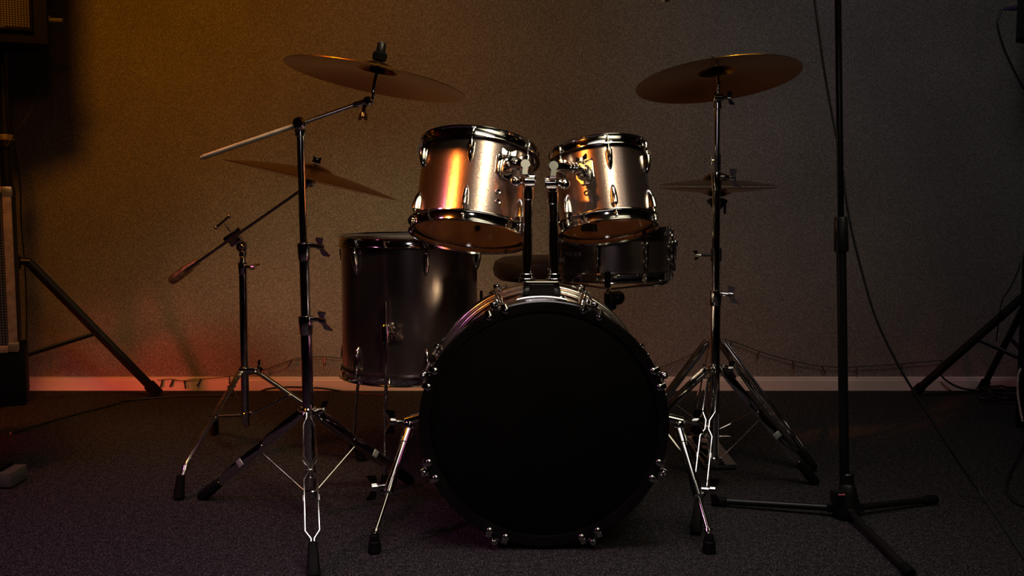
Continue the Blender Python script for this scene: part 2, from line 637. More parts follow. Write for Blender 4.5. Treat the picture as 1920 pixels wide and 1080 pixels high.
# ------------------------------------------------------------------ floor tom
FTX = P(768, 500, 2.95).x
FZT, FZB = .705, .292
FFT = frame((FTX, 2.95, (FZT + FZB) / 2), (0, 0, 1))
RF, LF = .2025, FZT - FZB - .03
ft = hung_drum('floor_tom', 'tall dark sparkle floor tom standing on three chrome legs beside the bass drum', 'drum', FFT, RF, LF, R_(19), lug_ln=.062)
for ph, zf in ((-12, 0), (-132, 0), (108, 0)):
    phr = R_(ph)
    o = az(RF, phr, -.055)
    out = az(1, phr, 0)
    tan = V((math.cos(phr), math.sin(phr), 0))
    fr = frame(o, out, tan)
    mb = MB()
    mb.prism([(-.02, -.018), (.02, -.018), (.024, 0), (.02, .018), (-.02, .018), (-.024, 0)], -.001, .007, fr, .002)
    mb.lathe([(.010, -.026), (.0125, -.023), (.0125, .023), (.010, .026)], M.Translation(o + out * .021), 18, cap0=True, cap1=True)
    mb.box(fr @ M.Translation((0, 0, .011)), (.014, .03, .014), .003)
    br = mb.build('leg_bracket', chrome, ft, True)
    mb = MB()
    wing(mb, o + out * .021 + tan * .011, tan, out * .5 + V((0, 0, .8)), 1.15)
    mb.build('wing_bolt', chrome, br, True)
    zfl = -(FZT + FZB) / 2
    p = o + out * .021
    leg = spline([p + V((0, 0, .09)), p + V((0, 0, -.05)), V((p.x, p.y, -.215)), V((p.x, p.y, -.245)) + out * .004, V((p.x, p.y, -.29)) + out * .03 if ph != -12 else V((p.x, p.y, -.30)) + out * .008,
                  V((p.x, p.y, zfl + .035)) + (out * .055 if ph != -12 else out * .02)], 6)
    mb = MB()
    mb.tube(leg, .0052, 12)
    lg = mb.build('leg', chrome, ft, True)
    e = leg[-1]
    mb = MB()
    mb.lathe([(.012, -.035), (.0145, -.03), (.012, -.005), (.009, .012)], M.Translation(e), 16, cap0=True, cap1=True)
    mb.build('rubber_foot', rubber, lg, True)

# ------------------------------------------------------------------ snare drum, its stand, the throne
SX = P(1145, 470, 3.03).x
SZT, SZB = P(1145, 426, 3.03).z, P(1145, 520, 3.03).z
FS = frame((SX, 3.03, (SZT + SZB) / 2), (0, .02, 1))
RS, LS = .179, SZT - SZB - .028
sn = hung_drum('snare_drum', 'shallow dark sparkle snare drum on its stand behind the smaller rack tom', 'drum', FS, RS, LS, R_(-17), 8, single_lug=True)
fr = frame(az(RS, R_(86), 0), az(1, R_(86), 0), (0, 0, 1))
mb = MB()
mb.box(fr @ M.Translation((.008, 0, .010)), (.06, .032, .022), .004)
mb.box(fr @ M.Translation((.03, 0, .018)), (.022, .04, .012), .003)
mb.rod(fr @ V((-.03, 0, .014)), fr @ V((-.058, 0, .016)), .005, 12)
so = mb.build('strainer', chrome, sn, True, 'snare strainer lever')
fr = frame(az(RS, R_(-45), .0), az(1, R_(-45), 0), (0, 0, 1))
mb = MB()
mb.box(fr @ M.Translation((0, 0, .006)), (.012, .055, .01), .002)
mb.build('butt_plate', chrome, sn, True)

st = thing('snare_stand', 'chrome snare stand under the snare drum', 'stand', (SX, 3.03, 0))
mb = MB()
mb.rod((SX, 3.03, .15), (SX, 3.03, .36), .0125)
mb.rod((SX, 3.03, .34), (SX, 3.03, SZB - .075), .0095)
mb.rod((SX, 3.03, .33), (SX, 3.03, .37), .017)
mb.build('pole', chrome, st)
mb = MB()
wing(mb, (SX + .015, 3.03, .35), (1, 0, 0), (0, .3, 1), 1.1)
mb.build('wing_bolt', chrome, st)
mb = MB()
mb.rod((SX, 3.03, SZB - .10), (SX, 3.03, SZB - .045), .02)
mb.ell((SX + .02, 3.0, SZB - .06), .022)
mb.build('basket_clamp', black_metal, st)
for k in range(3):
    a = R_(262 + 120 * k)
    d = V((math.cos(a), math.sin(a), 0))
    c = V((SX, 3.03, SZB - .034))
    mb = MB()
    mb.tube(spline([c, c + d * .09 + V((0, 0, .005)), c + d * .185 + V((0, 0, .008)), c + d * .206 + V((0, 0, .026)), c + d * .206 + V((0, 0, .056))]), .0055, 10)
    ar = mb.build('basket_arm', chrome, st)
    mb = MB()
    mb.rod(c + d * .207 + V((0, 0, .024)), c + d * .207 + V((0, 0, .07)), .009, 12)
    mb.build('rubber_grip', rubber, ar)
    a = R_(90 + 120 * k)
    d = V((math.cos(a), math.sin(a), 0))
    b0 = V((SX, 3.03, .27))
    mb = MB()
    mb.tube([b0, b0 + d * .06 + V((0, 0, -.02)), V((SX, 3.03, .018)) + d * .27], .007, 10)
    lg = mb.build('leg', chrome, st)
    mb = MB()
    mb.rod(V((SX, 3.03, .04)) + d * .25, V((SX, 3.03, .004)) + d * .285, .012, 12)
    mb.build('rubber_foot', rubber, lg)

TX, TY, TZ = .105, 3.42, P(960, 483, 3.42).z
th = thing('drum_throne', 'round brown padded drum stool behind the bass drum', 'stool', (TX, TY, 0))
mb = MB()
mb.lathe([(.05, TZ - .075), (.15, TZ - .075), (.168, TZ - .06), (.172, TZ - .035), (.165, TZ - .012), (.14, TZ), (.05, TZ + .004), (.004, TZ + .004)], M.Translation((TX, TY, 0)), 64, cap0=True, cap1=True)
mb.build('seat', seat_cloth, th)
mb = MB()
mb.rod((TX, TY, TZ - .09), (TX, TY, TZ - .07), .06, 24)
mb.rod((TX, TY, .12), (TX, TY, TZ - .08), .0125)
mb.build('post', chrome, th)
for k in range(3):
    a = R_(30 + 120 * k)
    d = V((math.cos(a), math.sin(a), 0))
    mb = MB()
    mb.tube([V((TX, TY, .30)), V((TX, TY, .27)) + d * .05, V((TX, TY, .02)) + d * .25], .008, 10)
    lg = mb.build('leg', chrome, th)
    mb = MB()
    mb.rod(V((TX, TY, .04)) + d * .235, V((TX, TY, .004)) + d * .265, .013, 12)
    mb.build('rubber_foot', rubber, lg)

# ------------------------------------------------------------------ bass drum
BX, BZ = P(1020, 797, 2.262).x, P(1020, 797, 2.262).z
BY0, BY1 = 2.262, 2.70
RB, RH = .2665, .2925
FB = frame((BX, (BY0 + BY1) / 2, BZ), (0, -1, 0))
LB = BY1 - BY0
bd = thing('bass_drum', 'big bass drum with black front head lying on the carpet', 'drum', mat=FB)
mb = MB()
h2 = LB / 2
mb.lathe([(RB, -h2 + .03), (RB, h2 - .03), (RB - .006, h2 - .03), (RB - .006, -h2 + .03)], None, 128, closed=True)
mb.build('shell', wrap, bd, True)
mb = MB()
mb.lathe([(RB + .004, h2 - .024), (RB + .004, h2 - .008), (RB - .004, h2 - .006), (RB - .02, h2 - .006), (.1, h2 - .006), (.004, h2 - .006)], None, 128, cap1=True)
mb.build('front_head', black_head, bd, True, 'plain black front head')
mb = MB()
mb.lathe([(RB + .004, -h2 + .024), (RB + .004, -h2 + .008), (RB - .02, -h2 + .006), (.1, -h2 + .006), (.004, -h2 + .006)], None, 128, cap1=True)
mb.build('batter_head', batter, bd, True, 'pale batter head at the back')


def bass_hoop(z0, s, metal):
    # ridged hoop: two rounded ribs on the face, lip over the head collar
    a, w = RH, RH - (RB + .0035)
    if metal:
        p = [(a - w, .0), (a - w + .002, .010), (a - w * .62, .013), (a - w * .5, .009), (a - w * .38, .013), (a - .003, .012), (a, .006), (a + .0005, -.008),
             (a - .0015, -.016), (a, -.024), (a - .001, -.036), (a - .004, -.0385), (a - .005, -.034), (a - .006, -.008), (a - w, -.006)]
    else:
        p = [(a - w - .004, -.002), (a - w - .002, .003), (a - w * .5, .0045), (a - .003, .004), (a, .001), (a, -.036), (a - .003, -.039), (a - w + .004, -.039), (a - w + .001, -.030), (a - w + .001, -.006)]
    mb = MB()
    mb.lathe([(r, z0 + s * h) for r, h in p], None, 160, closed=True)
    return mb


bass_hoop(h2 - .002, 1, False).build('front_hoop', black_gloss, bd, True, 'black front hoop')
mb = MB()
# rear hoop, its ribbed face turned to the front
w = RH - RB - .001
zf = -h2 + .045
p = [(RB + .001, zf - .006)]
for c_ in (.27, .73):
    for k in range(9):
        a_ = PI - PI * k / 8
        p.append((RB + .001 + w * (c_ + .225 * math.cos(a_)), zf + w * .26 * math.sin(a_)))
p += [(RH, zf - .004), (RH, zf - .038), (RH - .004, zf - .042), (RB + .006, zf - .042), (RB + .003, zf - .03)]
mb.lathe(p, None, 160, closed=True)
mb.build('rear_hoop', satin, bd, True, 'bright ribbed steel rear hoop')


def claw(th_, s):
    """claw hook over the hoop; s=+1 front, -1 rear"""
    o = V((math.cos(th_), math.sin(th_), 0))
    tn = V((-math.sin(th_), math.cos(th_), 0))
    ax = V((0, 0, 1))
    zfr = (h2 + .003) if s > 0 else (-h2 - .003)
    mb = MB()
    for q in (-.0205, .0205):
        c = o * (RH - .0095) + tn * q + ax * (zfr + s * .001)
        mb.ell(None, (.0088, .0088, .0045), frame(c, ax * s), 18, 8)
        mb.strip([o * (RH - .006) + tn * q + ax * (zfr + s * .003), o * (RH + .0035) + tn * q + ax * (zfr + s * .001), o * (RH + .004) + tn * q + ax * (zfr - s * .03)], tn, .013, .004)
    mb.strip([o * (RH + .004) + tn * -.025 + ax * (zfr - s * .022), o * (RH + .006) + ax * (zfr - s * .022), o * (RH + .004) + tn * .025 + ax * (zfr - s * .022)], ax, .018, .004)
    mb.box(frame(o * (RH + .010) + ax * (zfr - s * .02), ax, o), (.018, .018, .02), .004)
    return mb, o, tn, ax, zfr


for k in range(8):
    a = R_(22.5 + 45 * k)
    for s in (1, -1):
        mb, o, tn, ax, zfr = claw(a, s)
        cl = mb.build('claw_hook', chrome, bd, True)
        mb = MB()
        mb.rod(o * (RH + .0115) + ax * (zfr + s * .004), o * (RH + .0115) + ax * (s * .062), .0034, 10)
        mb.rod(o * (RH + .0115) + ax * (zfr - s * .006), o * (RH + .0115) + ax * (zfr + s * .001), .0068, 14)
        mb.box(frame(o * (RH + .0115) + ax * (zfr + s * .006), ax, o), (.006, .006, .01), .001)
        mb.build('tension_rod', chrome, cl, True)
        mb = lug(RB, a + PI / 2, s * .075, s, .05, .0095, .034)
        mb.build('lug', chrome, bd, True, smooth=50)

# spurs
for side, top, mid, foot, wl, wm in ((-1, (768, 800, 2.44), (738, 930, 2.36), (702, 1030), (760, 792), (735, 940)), (1, (1272, 800, 2.44), (1306, 935, 2.36), (1330, 1030), (1278, 792), (1309, 943))):
    T, Mi = P(*top), P(*mid)
    Ft = floor_at(foot[0], foot[1] + 8)
    Ft2 = P(foot[0], foot[1] - 28, Ft.y + .006)
    d = (Ft2 - T).normalized()
    sx = V((side, 0, 0))
    anchor = V((BX + side * (RB + .004), T.y, T.z + .035))
    mb = MB()
    mb.box(frame(anchor, sx, (0, 1, 0)), (.05, .07, .02), .004)
    mb.rod(anchor - sx * .01, T + V((0, 0, .012)) + sx * .012, .013, 16)
    mb.ell(T + V((0, 0, .006)), .017)
    wing(mb, T + V((0, 0, .012)) + sx * .016, sx + V((0, -.35, .1)), V((0, .25, 1)), 1.5)
    mb.build('spur_bracket', chrome, bd)
    Mi = T + d * ((Mi - T).length)
    mb = MB()
    mb.rod(T, Mi, .0105, 16)
    mb.rod(T - d * .005, T + d * .05, .0125, 16)
    mb.rod(Mi - d * .03, Mi + d * .012, .0128, 16)
    sp = mb.build('spur', chrome, bd)
    mb = MB()
    mb.rod(Mi, Ft2, .0058, 12)
    mb.rod(Ft2 - d * .012, Ft2 - d * .004, .011, 14)
    mb.build('spur_rod', chrome, sp)
    mb = MB()
    wing(mb, Mi - d * .008 + sx * .011, sx + V((0, -.3, 0)), V((0, .3, 1)), 1.5)
    mb.build('wing_bolt', chrome, sp)
    mb = MB()
    e = Ft2
    mb.lathe([(.008, .0), (.0115, -.006), (.0115, -.014), (.0145, -.017), (.0145, -.028), (.016, -.031), (.016, -(e.z - .003)), (.012, -e.z + .001)], M.Translation(e), 20, cap0=True, cap1=True)
    mb.build('rubber_foot', rubber, sp)

# ------------------------------------------------------------------ double tom holder
HX, HY = BX, 2.50
zs = BZ + RB
hold = thing('tom_holder', 'chrome double tom holder with two upright posts on top of the bass drum', 'tom holder', (HX, HY, zs))
mb = MB()
ol = []
half = [(.064, 0)]
rows = []
for (zz, hw, hd, arc) in ((.0005, .064, .036, 1), (.011, .064, .036, 1), (.0135, .061, .034, 1)):
    row = []
    for sgn, yy in ((-1, -1), (1, 1)):
        for i in range(9):
            u = -1 + 2 * i / 8
            x = u * hw * (1 if yy < 0 else -1)
            sag = math.sqrt(RB ** 2 - x * x) - RB
            row.append(V((HX + x, HY + yy * hd, zs + zz + sag)))
    rows.append(row)
mb.grid(rows, True, True, True)
base = mb.build('base_plate', chrome, hold)
mb = MB()
rows = []
for zz, hw, hd in ((.006, .052, .0275), (.011, .052, .0275), (.047, .043, .0258), (.0495, .0415, .0245)):
    rows.append([V((HX + sx_ * hw, HY + sy_ * hd, zs + zz)) for sx_, sy_ in ((-1, -1), (1, -1), (1, 1), (-1, 1))])
mb.grid(rows, True, True, True)
bmesh.ops.bevel(mb.bm, geom=[e for e in mb.bm.edges if abs((e.verts[0].co - e.verts[1].co).z) > .01], offset=.006, segments=3, affect='EDGES')
pb = mb.build('pedestal', chrome, hold, smooth=20)
mb = MB()
q = [(-.034, .013), (.034, .013), (.030, .042), (-.030, .042)]
for s in (-1,):
    fr = frame((HX, HY - .0279, zs), (0, -1, .047), (1, 0, 0))
    mb.prism(q, -.001, .0025, fr, .001)
mb.build('front_panel', black_gloss, pb, label='dark panel on the front of the pedestal')

pxs = (988, 1040)
zt = (P(988, 352, HY).z, P(1038, 360, HY).z)
for i, px in enumerate(pxs):
    X = P(px, 450, HY).x
    Xt = P((990, 1036)[i], 360, HY).x
    sg = (-1, 1)[i]
    mb = MB()
    mb.rod((X, HY, zs + .04), (Xt, HY, zt[i] + .006), .0122, 28)
    ps = mb.build('post', chrome, hold)
    mb = MB()
    mb.rod((X, HY, zs + .047), (X, HY, zs + .056), .021, 24)
    mb.rod((X, HY, zs + .054), (X, HY, zs + .068), .0165, 24)
    mb.build('post_collar', chrome, ps)
    mb = MB()
    mb.rod((Xt, HY, zt[i] - .032), (Xt, HY, zt[i] + .004), .0142, 24)
    mb.build('sleeve', chrome, ps)
    # hinge block
    zc = (P(992, 338, HY).z, P(1034, 343, HY).z)[i]
    mb = MB()
    mb.rod((Xt - .016 + sg * -.004, HY - .004, zc), (Xt + .016 + sg * -.004, HY - .004, zc), .0165, 28)
    mb.rod((Xt, HY, zc - .022), (Xt, HY, zc), .0125, 20)
    mb.rod((Xt + sg * .012, HY - .002, zc + .002), (Xt + sg * .034, HY, zc - .004), .011, 20)
    mb.ell((Xt + sg * .03, HY - .002, zc - .003), .0145)
    hg = mb.build('hinge_clamp', chrome, hold)
    # paddle end facing the room
    pc = P(*((985, 308, HY - .035), (1038, 311, HY - .035))[i])
    nd = V((.02 * -sg, -1, .30)).normalized() if i == 0 else V((.02, -1, .24)).normalized()
    fr = frame(pc, nd, (1, 0, 0))
    ol = []
    for k in range(19):
        a = R_(-58 + 296 * k / 18)
        ol.append((.0128 * math.cos(a), .0128 * math.sin(a)))
    ol += [(-.0075, -.017), (-.0085, -.028), (.0055, -.028), (.0062, -.017)]
    mb = MB()
    mb.prism(ol, -.012, .004, fr, .0012)
    mb.build('paddle', chrome, hg)
    # arm to the receiver on the tom
    BF = (BF1, BF2)[i]
    FT = (FT1, FT2)[i]
    rc = FT @ (BF @ V((0, 0, .042)))
    a0 = pc - nd * .010
    dd = (rc - a0).normalized()
    mb = MB()
    mb.rod(a0, a0 + dd * (rc - a0).length * .72, .0125, 28)
    mb.rod(a0 + dd * (rc - a0).length * .45, rc, .0100, 24)
    for u in (.52, .66, .8):
        c = a0 + (rc - a0) * u
        mb.rod(c, c + dd * .005, .0152, 24)
    mb.rod(a0 - dd * .004, a0 + dd * .012, .0135, 24)
    ar = mb.build('arm', chrome, hold)

# ------------------------------------------------------------------ stands with double-braced legs
def braced_leg(root, A, B, s=1.0, clips=True, spread=None, name='leg', wbar=.022):
    """leg of two flat bars that bow out twice and pinch between; A at the collar, B the tip on the carpet"""
    A, B = V(A), V(B)
    d = (B - A).normalized()
    lat = V((-d.y, d.x, 0)).normalized()
    up = lat.cross(d).normalized()
    tt = spread or [(0, .005), (.035, .005), (.085, .0135), (.29, .0165), (.345, .0048), (.40, .0048), (.445, .0155), (.755, .016), (.80, .0035), (.825, .0035)]
    mb = MB()
    for sg in (1, -1):
        mb.strip([A + (B - A) * t_ + lat * sg * o * s for t_, o in tt], up, wbar * s, .0036)
    c = A + (B - A) * .372
    mb.rod(c - lat * .008, c + lat * .008, .0035, 10)
    c = A + (B - A) * .812
    mb.rod(c - lat * .007, c + lat * .007, .0035, 10)
    lg = mb.build(name, chrome, root, smooth=45)
    c0, c1 = A + (B - A) * .815, B
    mb = MB()
    rows = []
    fd = (c1 - c0).normalized()
    for u, hw, hh in ((0, .009, .011), (.05, .011, .0135), (.6, .0135, .015), (.9, .0155, .014), (1, .014, .010)):
        c = c0 + (c1 - c0) * u
        zmin = .0015
        row = []
        for k in range(12):
            a = 2 * PI * k / 12
            q = c + lat * hw * math.copysign(abs(math.cos(a)) ** .6, math.cos(a)) + up * hh * math.copysign(abs(math.sin(a)) ** .6, math.sin(a))
            q.z = max(q.z, zmin)
            row.append(q)
        rows.append(row)
    mb.grid(rows, True, True, True)
    mb.build('rubber_foot', rubber, lg, label='black rubber foot')
    if clips:
        for sg in (1, -1):
            mb = MB()
            fr = frame(A + (B - A) * .56 + lat * sg * .0178 * s, lat * sg, d)
            mb.box(fr, (.017, .0195, .004), .0012)
            mb.build('leg_clip', zinc, lg, label='bright clip plate')
    return lg


def collar(mb, p, d, r, h):
    p, d = V(p), V(d).normalized()
    mb.lathe([(r * .8, -h * .5), (r * .88, -h * .45), (r, h * .1), (r * 1.04, h * .3), (r, h * .48), (r * .8, h * .5)], frame(p, d), 22, cap0=True, cap1=True)


def felt_stack(root, c, n, top_px=None, black=True, h=.03):
    """sleeve, cup felts and wing nut over a cymbal centre c with axis n"""
    n = V(n).normalized()
    fr = frame(c, n)
    mb = MB()
    mb.lathe([(.017, .004), (.0195, .008), (.0195, .022), (.016, .0262)], fr, 20, cap0=True, cap1=True)
    mb.build('lower_felt', felt, root)
    mb = MB()
    if black:
        mb.lathe([(.013, .0345), (.0175, .036), (.0185, .05), (.014, .056)], fr, 20, cap0=True, cap1=True)
    else:
        mb.lathe([(.010, .0345), (.0125, .036), (.0125, .041), (.010, .043)], fr, 20, cap0=True, cap1=True)
    mb.build('upper_felt', felt, root)
    mb = MB()
    mb.rod(fr @ V((0, 0, -.03)), fr @ V((0, 0, .078 if black else .05)), .0036, 12)
    if black:
        mb.lathe([(.0105, .054), (.0115, .057), (.0115, .076), (.009, .08)], fr, 18, cap0=True, cap1=True)
        mb.build('top_nut', black_metal, root, label='black top nut')
    else:
        wing(mb, fr @ V((0, 0, .034)), n, fr.to_3x3() @ V((1, .4, 0)), .62)
        mb.build('top_nut', chrome, root, label='chrome wing nut')


def cymbal(name, label, c, n, R, bell=.052, bellh=.021, bow=.026, group=None, flip=False):
    fr = frame(c, n)
    root = fr
    N = 128
    prof = []
    K = 26
    rs = [.006] + [bell * i / 6 for i in range(1, 7)] + [bell + (R - bell) * i / K for i in range(1, K + 1)]

    def zz(r):
        if r <= bell:
            return bow + bellh * (1 - (r / bell) ** 2) ** .8 * 1.0
        u = (r - bell) / (R - bell)
        return bow * (1 - u ** 1.35)
    th_ = .0013
    up = [(r, zz(r) - (bow + bellh) + .028) for r in rs]
    dn = [(r, z - th_) for r, z in reversed(up)]
    mb = MB()
    mb.lathe(up + dn, None, N, closed=True)
    o = mb.build(name, bronze, None, smooth=40)
    o.matrix_world = fr
    MW[o] = fr.copy()
    tag(o, label, 'cymbal', group)
    return o


def tilt_n(px_slope_deg, back):
    """axis of a cymbal: sloping down to the right by a photo angle, top leaning away by 'back' degrees"""
    s, b_ = R_(px_slope_deg), R_(back)
    return V((math.sin(s) * math.cos(b_), math.sin(b_), math.cos(s) * math.cos(b_)))


# --- boom cymbal stand (front, beside the floor tom)
Y1 = 2.5
top1, bot1 = P(563, 236, Y1), P(583, 935, Y1)
st1 = thing('cymbal_stand', 'chrome boom cymbal stand on three braced legs in front of the floor tom', 'cymbal stand', (bot1.x, Y1, 0))
ax1 = (top1 - bot1).normalized()


def on1(py):
    return bot1 + ax1 * ((top1 - bot1).length * (935 - py) / (935 - 236))


for (ya, yb, r) in ((935, 592, .0145), (600, 450, .0122), (460, 240, .0095)):
    mb = MB()
    mb.rod(on1(ya), on1(yb), r, 24)
    mb.build('tube', chrome, st1)
for (yy, r, h, sz) in ((592, .018, .05, 1.35), (455, .0158, .046, 1.3)):
    mb = MB()
    collar(mb, on1(yy + 12), ax1, r, h)
    mb.rod(on1(yy) + V((.008, -.006, 0)), on1(yy) + V((.026, -.008, 0)), .0065, 12)
    co = mb.build('height_collar', chrome, st1)
    mb = MB()
    wing(mb, on1(yy) + V((.022, -.008, 0)), (1, -.25, -.12), (.35, .2, -1), sz)
    mb.build('wing_bolt', chrome, co)
mb = MB()
c = on1(768)
mb.rod(c - ax1 * .012, c + ax1 * .012, .0215, 24)
for a in (250, 10, 130):
    d = V((math.cos(R_(a)), math.sin(R_(a)), 0))
    mb.box(frame(c + d * .024, (0, 0, 1), d), (.03, .014, .016), .003)
wing(mb, c + V((.02, -.012, .002)), (1, -.3, .25), (0, .3, 1), 1.2)
mb.build('leg_collar', chrome, st1)
mb = MB()
lowc = on1(922)
mb.rod(lowc - ax1 * .008, lowc + ax1 * .008, .021, 24)
mb.build('brace_collar', chrome, st1)
feet1 = [V((P(378, 946, 2.64).x, 2.64, .004)), V((P(770, 914, 2.79).x, 2.79, .004)), V((P(588.5, 1085, 2.085).x, 2.085, .004))]
for i, ft_ in enumerate(feet1):
    d = V((ft_.x - c.x, ft_.y - c.y, 0)).normalized()
    A = c + d * .022 + V((0, 0, -.004))
    lg = braced_leg(st1, A, ft_)
    mb = MB()
    tb = A + (ft_ - A) * .42
    mb.rod(lowc + d * .02, tb, .0024, 8)
    mb.build('brace', satin, lg)

# boom arm
e0, e1 = P(380, 295, Y1 - .06), P(676, 193, Y1)
h1 = P(563, 232, Y1 - .02)
bd_ = (e1 - e0).normalized()
mb = MB()
mid = e0 + bd_ * (h1 - e0).dot(bd_)
mb.rod(e0, mid + bd_ * .01, .0066, 20)
mb.rod(e0 - bd_ * .006, e0 + bd_ * .012, .0048, 16)
kn = e0 + bd_ * .085
mb.rod(kn, kn + bd_ * .0035, .0071, 20)
mb.build('boom_sleeve', brushed, st1, label='thicker brushed rear end of the boom')
mb = MB()
mb.rod(mid, e1, .0052, 20)
mb.build('boom_arm', satin, st1)
mb = MB()
mb.rod(h1 + V((0, -.02, 0)), h1 + V((0, .024, 0)), .016, 26)
mb.rod(h1 + V((0, -.027, 0)), h1 + V((0, -.018, 0)), .0125, 26)
mb.rod(h1 + V((-.010, 0, -.008)), h1 + V((.010, 0, .008)), .0145, 20)
mb.rod(on1(256), on1(240), .0135, 20)
mb.rod(on1(246), on1(243), .0155, 20)
mb.build('boom_hinge', chrome, st1)
tl = P(690, 190, Y1)
cy1c = P(706, 139, Y1)
n1_ = tilt_n(10.4, 4.5)
mb = MB()
mb.ell(tl, .0125)
mb.rod(e1 - bd_ * .02, tl, .0078, 16)
mb.rod(tl + V((0, -.014, 0)), tl + V((0, .014, 0)), .011, 20)
mb.rod(tl + V((-.006, -.004, -.004)), tl + V((-.010, -.006, -.026)), .0048, 12)
mb.rod(tl + V((.004, 0, .004)), tl + V((.016, 0, .003)), .0065, 12)
wing(mb, tl + V((-.009, -.006, -.014)), (-.1, -.2, -1), (.6, -.9, -.05), 1.15)
mb.tube(spline([tl + V((.008, 0, .002)), tl + V((.014, 0, .012)), cy1c - n1_ * .045, cy1c - n1_ * .0]), .0048, 12)
mb.build('tilter', chrome, st1)
felt_stack(st1, cy1c, n1_)
crash1 = cymbal('crash_cymbal', 'tilted bronze crash cymbal on the boom arm above the larger rack tom', cy1c + n1_ * .004, n1_, .2285, group='crash cymbals')

# --- straight cymbal stand (beside the hi-hat)
Y2 = 2.75
top2, bot2 = P(1345, 196, Y2), P(1338, 872, Y2)
st2 = thing('cymbal_stand', 'straight chrome cymbal stand on three braced legs in front of the hi-hat', 'cymbal stand', (bot2.x, Y2, 0))
ax2 = (top2 - bot2).normalized()


def on2(py):
    return bot2 + ax2 * ((top2 - bot2).length * (872 - py) / (872 - 196))


for (ya, yb, r) in ((872, 545, .0145), (552, 325, .0108), (335, 195, .0076)):
    mb = MB()
    mb.rod(on2(ya), on2(yb), r, 24)
    mb.build('tube', chrome, st2)
for (yy, r, h, sz) in ((545, .0178, .045, 1.3), (328, .0146, .05, 1.35)):
    mb = MB()
    collar(mb, on2(yy + 8), ax2, r, h)
    mb.rod(on2(yy) + V((.006, -.006, 0)), on2(yy) + V((.026, -.008, 0)), .006, 12)
    co = mb.build('height_collar', chrome, st2)
    mb = MB()
    wing(mb, on2(yy) + V((.018, -.008, 0)), (1, -.25, -.1), (.3, .2, -1), sz)
    mb.build('wing_bolt', chrome, co)
mb = MB()
c = on2(686)
mb.rod(c - ax2 * .013, c + ax2 * .013, .0205, 24)
for a in (250, 14, 130):
    d = V((math.cos(R_(a)), math.sin(R_(a)), 0))
    mb.box(frame(c + d * .024, (0, 0, 1), d), (.03, .014, .016), .003)
wing(mb, c + V((.02, -.012, .0)), (1, -.3, 0), (0, .3, 1), 1.2)
mb.build('leg_collar', chrome, st2)
mb = MB()
lowc = on2(860)
mb.rod(lowc - ax2 * .008, lowc + ax2 * .008, .021, 24)
mb.build('brace_collar', chrome, st2)
f_front = floor_at(1304, 1004)
f_right = floor_at(1530, 908)
cc = V((bot2.x, Y2, 0))
feet2 = [f_front, f_right, cc + V((-.29, .17, 0))]
for i, ft_ in enumerate(feet2):
    ft_ = V((ft_.x, ft_.y, .004))
    d = V((ft_.x - c.x, ft_.y - c.y, 0)).normalized()
    A = c + d * .022 + V((0, 0, -.004))
    lg = braced_leg(st2, A, ft_)
    mb = MB()
    tb = A + (ft_ - A) * .42
    mb.rod(lowc + d * .02, tb, .0024, 8)
    mb.build('brace', satin, lg)
cy2c = P(1345, 141, Y2)
n2_ = tilt_n(-5.2, 10.5)
tl = P(1346, 183, Y2)
mb = MB()
mb.rod(tl + V((-.013, 0, 0)), tl + V((.013, 0, 0)), .0125, 22)
mb.ell(tl + V((0, 0, .002)), .0115)
mb.rod(on2(205), on2(192), .0115, 20)
wing(mb, tl + V((.013, -.004, 0)), (1, -.2, -.1), (.25, .2, -1), .95)
mb.tube(spline([tl, tl + V((0, 0, .02)), cy2c - n2_ * .03, cy2c]), .0046, 12)
mb.build('tilter', chrome, st2)
felt_stack(st2, cy2c, n2_, black=False)
crash2 = cymbal('crash_cymbal', 'tilted bronze crash cymbal on the straight stand above the hi-hat', cy2c + n2_ * .004, n2_, .2255, group='crash cymbals')

# --- ride on a boom stand with tubular legs (behind)
Y3 = 3.05
top3, bot3 = P(455, 480, Y3), P(461, 800, Y3)
RX = bot3.x
st3 = thing('cymbal_stand', 'chrome boom stand with bent tube legs and counterweight holding the ride cymbal', 'cymbal stand', (RX, Y3, 0))
ax3 = (top3 - bot3).normalized()


def on3(py):
    return bot3 + ax3 * ((top3 - bot3).length * (800 - py) / 320)


mb = MB()
mb.rod(on3(800), on3(500), .0125, 24)
mb.build('tube', chrome, st3)
mb = MB()
mb.rod(on3(510), on3(478), .0095, 20)
mb.build('tube', chrome, st3)
mb = MB()
collar(mb, on3(503), ax3, .0145, .04)
wing(mb, on3(500) + V((.014, -.004, 0)), (1, -.2, .05), (.2, .9, .3), 1.1)
mb.build('height_collar', chrome, st3)
mb = MB()
c = on3(694)
mb.rod(c - ax3 * .014, c + ax3 * .014, .019, 22)
mb.box(c + V((.012, -.012, .004)), (.05, .02, .016), .003)
wing(mb, c + V((.038, -.01, .004)), (.6, -.1, .6), (-.3, .2, 1), .9)
mb.build('leg_collar', chrome, st3)
mb = MB()
lowc = on3(776)
mb.rod(lowc - ax3 * .007, lowc + ax3 * .007, .019, 22)
mb.build('brace_collar', chrome, st3)
LFf = floor_at(335, 937)
feet3 = [LFf, floor_at(402, 815), floor_at(678, 864)]
